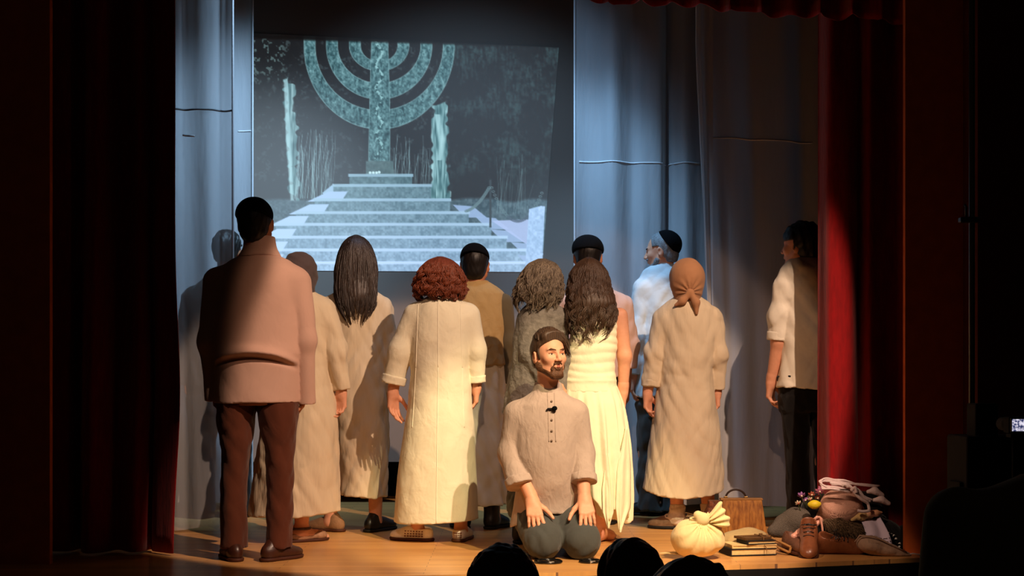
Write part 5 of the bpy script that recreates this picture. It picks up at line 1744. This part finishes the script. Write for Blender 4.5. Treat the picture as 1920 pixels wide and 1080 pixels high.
# pale slipper tucked under the hat
Yl = 7.1; ol = at(1625, 966, Yl); el = empty('straw_slipper', ol, 'beige pointed slipper tucked under the right of the woven hat', 'slipper')
q = lambda u, v, dy=0: at(u, v, Yl+dy)-ol
G = S(.004); G.poly([(q(1598, 973, -.03), .012), (q(1615, 968, -.03), .018), (q(1632, 966, -.01), .018)], .02); G.post.append(folds(3, .003, (120, 120, 120))); link_mesh('insole', *G.mesh(), cloth('straw_weave', (206, 172, 116), .6, 160), el)
G = S(.004); G.poly([(q(1628, 964, -.02), .018), (q(1642, 962, -.01), .014), (q(1653, 961, .0), .006)], .02); link_mesh('toe_cap', *G.mesh(), mat('peach_leather', (214, 158, 120), .5, .1, 40), el)
# flowers
M_pet = [mat('pink_petal', (216, 132, 168), .7, .1, 60, .1), mat('lilac_petal', (176, 120, 190), .7, .1, 60, .1), mat('cream_petal', (226, 206, 176), .7, .1, 60, .1), mat('rust_petal', (176, 92, 70), .7, .1, 60, .1)]
M_stem = mat('green_stem', (60, 70, 34), .7, .1, 50)
fl_lab = ['lilac flower at the far left tip of the bunch', 'pink flower nearest the woven hat', 'rust flower in the middle of the bunch', 'cream flower low at the left of the bunch', 'pink flower high behind the lemon', 'small cream flower above the lemon', 'rust flower touching the hat brim', 'lilac flower under the far left blossom']
for i, (u, v, k, r) in enumerate(((1503, 930, 1, .024), (1537, 922, 0, .026), (1522, 928, 3, .020), (1497, 944, 2, .018), (1541, 915, 0, .020), (1519, 937, 2, .016), (1533, 934, 3, .016), (1510, 938, 1, .017))):
    c = at(u, v, 7.16+.02*(i % 3)); ef = empty('flower', c, fl_lab[i], 'flower', 'bunch of small flowers')
    rs = np.random.RandomState(i)
    for j in range(7):
        a = 2*math.pi*j/7+rs.uniform(-.2, .2); Rp = Rx(-55+rs.uniform(-20, 20))@Rz(math.degrees(a))
        mb = MB()
        pts = [(0, 0, 0), (.28, .18, .05), (.75, .26, .22), (1, 0, .42), (.75, -.26, .22), (.28, -.18, .05), (.6, 0, .08)]
        mb.raw([Rp@(np.array(p_)*r) for p_ in pts], [(0, 6, 1), (1, 6, 2), (2, 6, 3), (3, 6, 4), (4, 6, 5), (5, 6, 0)]).put('petal', M_pet[k], ef, True)
    G = S(.004); G.ell((0, -.003, .0), (.006, .006, .006)); link_mesh('centre', *G.mesh(), M_pet[2 if k != 2 else 3], ef)
    MB().tube([(0, 0, 0), (.01, .02, -.03), (.03, .03, -.07)], .0025, 5).put('stem', M_stem, ef, True)
c = at(1527, 946, 7.1); G = S(.004); G.ell((0, 0, 0), (.030, .026, .024), None, 0); G.ell((-.024, 0, 0), (.012, .010, .010), None, .01); G.ell((.026, 0, .004), (.010, .008, .008), None, .01)
v, f = G.mesh(); tag(link_mesh('lemon', v, f, mat('lemon_skin', (214, 190, 40), .45, .15, 160), None, True, c), 'yellow lemon beside the flowers', 'lemon')
# lavender cloth with lace
Yv = 6.99; ov = np.array([at(1640, 0, Yv)[0], Yv, 0]); q = lambda u, v, dy=0: at(u, v, Yv+dy)-ov
M_lav = cloth('pale_lavender_cotton', (206, 190, 208), .25, 40)
nx_, nz_ = 20, 24; s_, t_ = np.meshgrid(np.linspace(0, 1, nx_), np.linspace(0, 1, nz_), indexing='ij')
ca_ = [q(1614, 975, .1), q(1651, 972, .1), q(1672, 1022, -.03), q(1626, 1016, -.03)]
Pv = (ca_[0]*(1-s_[..., None])+ca_[1]*s_[..., None])*(1-t_[..., None])+(ca_[3]*(1-s_[..., None])+ca_[2]*s_[..., None])*t_[..., None]
Pv[..., 1] += .008*np.sin(9*s_+3*t_)-.05*np.sin(math.pi*t_)*.6; Pv[..., 2] += .006*np.sin(7*s_)
ix = np.arange(nx_*nz_).reshape(nx_, nz_); fv = np.stack([ix[:-1, :-1], ix[1:, :-1], ix[1:, 1:], ix[:-1, 1:]], -1).reshape(-1, 4)
ol = link_mesh('handkerchief', Pv.reshape(-1, 3), fv, M_lav, None, True, ov); ol.modifiers.new('t', 'SOLIDIFY').thickness = .004
tag(ol, 'pale lavender handkerchief with a pierced lower border hanging over the coats', 'handkerchief')
for i in range(14):
    s1 = (i+.5)/14
    for j in range(2):
        a_ = int(s1*(nx_-1)); b_ = int((.78+.1*j)*(nz_-1)); c = Pv[a_, b_]+np.array([0, -.006, .002])
        MB().lathe([(0, -.001), (.0034, -.001), (.0034, .001), (0, .001)], c, 7, Rx(70)).put('pierced_hole', mat('lace_hole', (104, 88, 96), .9), ol)
# flat cap
Yc = 6.93; oc = np.array([at(1655, 0, Yc)[0], Yc, 0]); q = lambda u, v, dy=0: at(u, v, Yc+dy)-oc
ec = empty('flat_cap', oc, 'beige flat cap lying at the front right of the pile', 'cap')
M_capb = cloth('beige_cap_canvas', (164, 134, 112), .5, 50)
G = S(.005)
G.ell(q(1632, 1022), (.072, .07, .046), Ry(12), 0); G.ell(q(1660, 1030), (.075, .06, .034), Ry(18), .04); G.ell(q(1690, 1038), (.055, .045, .016), Ry(12), .03)
G.cap(q(1625, 1012, -.06), q(1668, 1030, -.06), .006, .005, .008, 's'); G.cap(q(1655, 1030, -.07), q(1690, 1026, -.06), .005, .004, .006, 's')
G.post.append(folds(210, .006, (30, 30, 30), 6, .4)); G.cuts.append(lambda x, y, z: .002-z); link_mesh('crown', *G.mesh(), M_capb, ec)
MB().tube([q(1603+0, 1016, -.03), q(1612, 1004, -.04), q(1640, 1006, -.06), q(1668, 1020, -.05), q(1700, 1036, -.04)], .004, 6).put('piping', M_capb, ec, True)
MB().tube([q(1698, 1040, -.02), q(1712, 1038, -.02), q(1724, 1040, -.02), q(1736, 1041, -.02)], .004, 6).put('cord', M_rope, ec, True)
# necklace of dark and pale beads
on = at(1672, 1006, 7.0); en = empty('bead_necklace', on, 'string of black and white beads right of the handkerchief', 'necklace')
rs = np.random.RandomState(2)
for i in range(22):
    t = i/21; c = at(1660+32*t+rs.uniform(-3, 3), 990+36*t+3*math.sin(9*t), 7.03-.07*t)-on
    MB().lathe([(0, -.007), (.005, -.005), (.007, 0), (.005, .005), (0, .007)], c, 8).put('bead', [M_capblack, mat('white_bead', (222, 214, 206), .3, 0, 5)][i % 3 == 1], en, True)
# coils of cable by his knees
M_rubber = mat('shiny_black_rubber', (16, 15, 15), .2, .1, 60, 0, .6)
for (lab, u, Yp, w_) in (('flat coil of black cable on the boards below the left knee', 1028, 6.655, .066), ('smaller coil of black cable on the boards below the right knee', 1106, 6.665, .05)):
    op = np.array([at(u, 0, Yp)[0], Yp, 0])
    ec = empty('cable_coil', op, lab, 'cable', 'cable coils by the knees')
    for k in range(3):
        r_ = w_*(1-.16*k)
        MB().tube([(r_*math.cos(a)+.004*k, r_*math.sin(a), .006+.004*(k % 2)+.001*math.sin(3*a)) for a in np.linspace(0, 2*math.pi, 40)], .0048, 7).put('turn', M_rubber, ec, True)
    MB().box((w_*.2, -w_*.9, .008), (.014, .006, .006), Rz(20)).put('plug', mat('plug_metal', (190, 186, 176), .25, 0, 5, 0, .5, metal=.8), ec, False, None, .002)

# ------------------------------------------------------------------ pole, loudspeaker, camera at the right
M_metal = mat('grey_painted_metal', (92, 90, 86), .35, .05, 40, .1, .5, metal=.6)
Yq = 6.3
opole = np.array([at(1821, 0, Yq)[0], Yq, -1.15])
ep = empty('metal_pole', opole, 'tall grey metal pole rising along the right proscenium wall', 'pole')
MB().tube([(0, 0, .02), (0, 0, 4.8)], .011, 10).put('tube', M_metal, ep, True)
MB().tube([(.014, .0, 1.6), (.014, 0, 4.8)], .003, 6).put('green_reflection', mat('green_reflection', (24, 92, 58), .4, 0, 5), ep, True)  # thin green tube standing in for the reflection line along the pole
MB().lathe([(0, 0), (.16, 0), (.16, .012), (.03, .03), (.014, .06)], (0, 0, 0), 24).put('base', M_black, ep, True)
zc_ = CZ-(413-VH)*Yq/F+1.15
MB().box((-.015, -.015, zc_), (.045, .02, .012)).put('clamp', M_shoe_dark, ep, False, None, .004)
MB().tube([(-.03, -.02, zc_), (-.03, -.02, zc_+.06), (-.03, .0, zc_+.07)], .006, 6).put('clamp_handle', M_shoe_dark, ep, True)
osp = np.array([at(1836, 0, 6.0)[0], 6.0, -1.15]); es = empty('loudspeaker', osp, 'black loudspeaker stack in the dark below the metal pole', 'speaker')
MB().box((.06, 0, .9), (.16, .14, .9)).put('bass_cabinet', M_black, es, False, None, .012)
MB().box((.01, -.01, 1.86), (.05, .06, .08)).put('horn_box', M_black, es, False, None, .008)
MB().box((-.085, -.02, 1.55), (.03, .07, .05)).put('side_bracket', M_black, es, False, None, .006)
MB().lathe([(.05, 0), (.10, .01), (.11, .0), (.11, -.01)], (.06, -.15, 1.35), 24, Rx(90)).put('driver_rim', M_shoe_dark, es, True)
M_lcd = bpy.data.materials.new('lit_display'); M_lcd.use_nodes = True
nt = M_lcd.node_tree; b = nt.nodes['Principled BSDF']; tc = nt.nodes.new('ShaderNodeTexCoord'); n = nt.nodes.new('ShaderNodeTexNoise'); n.inputs['Scale'].default_value = 90
r = nt.nodes.new('ShaderNodeValToRGB'); r.color_ramp.elements[0].position = .4; r.color_ramp.elements[1].position = .62; r.color_ramp.elements[0].color = (.02, .03, .12, 1); r.color_ramp.elements[1].color = (.9, .85, 1, 1)
nt.links.new(tc.outputs['Object'], n.inputs['Vector']); nt.links.new(n.outputs['Fac'], r.inputs[0]); nt.links.new(r.outputs[0], b.inputs['Emission Color']); b.inputs['Emission Strength'].default_value = .9; b.inputs['Base Color'].default_value = (.01, .01, .01, 1)
oc = at(1909, 797, 5.0); ec = empty('video_camera', oc, 'small video camera on a tripod with its display lit at the right edge', 'camera')
MB().box((0, .03, 0), (.034, .03, .03)).put('camera_body', M_black, ec, False, None, .004)
MB().box((0, -.006, 0), (.030, .004, .026)).put('display_frame', M_shoe_dark, ec, False, None, .002)
MB().box((0, -.0105, 0), (.026, .0008, .022)).put('display', M_lcd, ec)
MB().tube([(0, .04, .0), (0, .16, .0)], .025, 14).put('lens', M_black, ec, True)
et = empty('tripod', (oc[0], oc[1]+.03, -1.15), 'black tripod holding the small video camera', 'tripod')
hz = oc[2]+1.15-.034
MB().tube([(0, 0, hz-.35), (0, 0, hz)], .012, 8).put('column', M_black, et, True)
MB().box((0, 0, hz-.006), (.025, .025, .006)).put('head', M_black, et)
for k in range(3):
    a = k*2.094+.5; MB().tube([(0, 0, hz-.3), (.38*math.cos(a), .38*math.sin(a), .008)], .011, 7).put('leg', M_black, et, True)

# ------------------------------------------------------------------ audience
def watcher(label, u, vtop, Y, hair, shirt, skin=SKIN2, yaw=0, hs=1., cap=False, wide=1., lean=0., style='short', head_dx=0.):
    ztop = CZ-(vtop-VH)*Y/F
    X = (u-960)*Y/F
    e = empty('person', (X, Y, -1.15), label, 'person', 'audience in the dark front row')
    T = ztop+1.15
    zh = T-.125*hs
    B = S(.013)
    zs = T-.30*hs
    B.cap((0, 0, zs-.05), (head_dx, .02, zh), .055, .05, .03)
    B.loft([(zs-.62, 0, 0, .155, .10), (zs-.40, 0, 0, .135, .09), (zs-.15, 0, 0, .165, .10), (zs-.02, 0, 0, .13, .08), (zs+.05, 0, 0, .06, .06)], k=.03)
    for s in (-1, 1):
        B.poly([(np.array([s*.17, 0, zs-.05]), .05), (np.array([s*.22, .0, zs-.33]), .04), (np.array([s*.13, .2, zs-.45]), .03)], .02)
        B.poly([(np.array([s*.09, 0, zs-.55]), .085), (np.array([s*.10, .02, (zs-.55)*.5]), .058), (np.array([s*.10, 0, .08]), .04)], .03)
        B.cap((s*.10, -.02, .045), (s*.11, .15, .03), .04, .03, .03)
        hg = S(.006); wr = np.array([s*.13, .2, zs-.45]); hand_prims(hg, wr, (-s*.3, .9, .1), (0, 0, -1.), -s, .4); v_, f_ = hg.mesh()
        if s == -1: hp = [(v_, f_)]
        else: hp.append((v_, f_))
    H = Head((head_dx, .02, zh), yaw, 0, hs)
    G = S(.0065); head_prims(G, H, False)
    v, f = join([B.mesh(), G.mesh()]+hp); link_mesh('body', v, f, skin, e)
    G = S(.012)
    G.loft([(zs-.66, 0, 0, .19*wide, .13), (zs-.40, 0, 0, .18*wide, .125), (zs-.15, 0, 0, .205*wide, .125), (zs-.04, 0, 0, .185*wide, .10), (zs+.03, 0, 0, .09, .075)], k=.04)
    for s in (-1, 1):
        G.poly([(np.array([s*.185*wide, 0, zs-.07]), .07), (np.array([s*.22*wide, .0, zs-.33]), .058), (np.array([s*.15, .17, zs-.44]), .05)], .05, True)
    G.post.append(folds(int(u), .008, (14, 14, 14))); v, f = G.mesh(); link_mesh('shirt', v, f, shirt, e)
    G = S(.012); G.loft([(zs-.78, 0, 0, .185, .125), (zs-.62, 0, 0, .175, .12)], k=.03)
    for s in (-1, 1):
        G.poly([(np.array([s*.09, 0, zs-.66]), .10), (np.array([s*.10, .02, (zs-.55)*.5]), .078), (np.array([s*.10, 0, .10]), .065)], .03, True)
    v, f = G.mesh(); link_mesh('trousers', v, f, M_trdark, e)
    hair_cap(H, hair, e, .016, line=(.05, .4), low=-.08, seed=int(u), noise=.010, h=.006)
    for s in (-1, 1):
        Gs = S(.008); Gs.ell((s*.11, .08, .04), (.05, .10, .05)); Gs.ell((s*.10, -.02, .05), (.045, .06, .055), None, .03); Gs.cuts.append(lambda x, y, z: .001-z); v, f = Gs.mesh(); link_mesh('shoe', v, f, M_shoe_dark, e)
    return e
M_navy = cloth('dark_audience_jacket', (24, 22, 24), .3, 20)
watcher('dark haired spectator whose head shows below the kneeling man', 943, 1030, 3.45, M_hair_black, M_navy, hs=1.0)
watcher('dark haired spectator whose head shows just right of the kneeling man', 1183, 1017, 3.98, M_hair_black, M_navy, hs=1.04)
watcher('spectator whose head top shows below the knotted bundle', 1298, 1057, 2.75, M_hair_black, M_navy, hs=1.0)
watcher('large spectator in an olive top whose shoulder fills the lower right corner', 2000, 650, 2.9, M_hair_black, cloth('olive_top', (88, 84, 62), .3, 20), hs=1., wide=1.25, head_dx=.09)
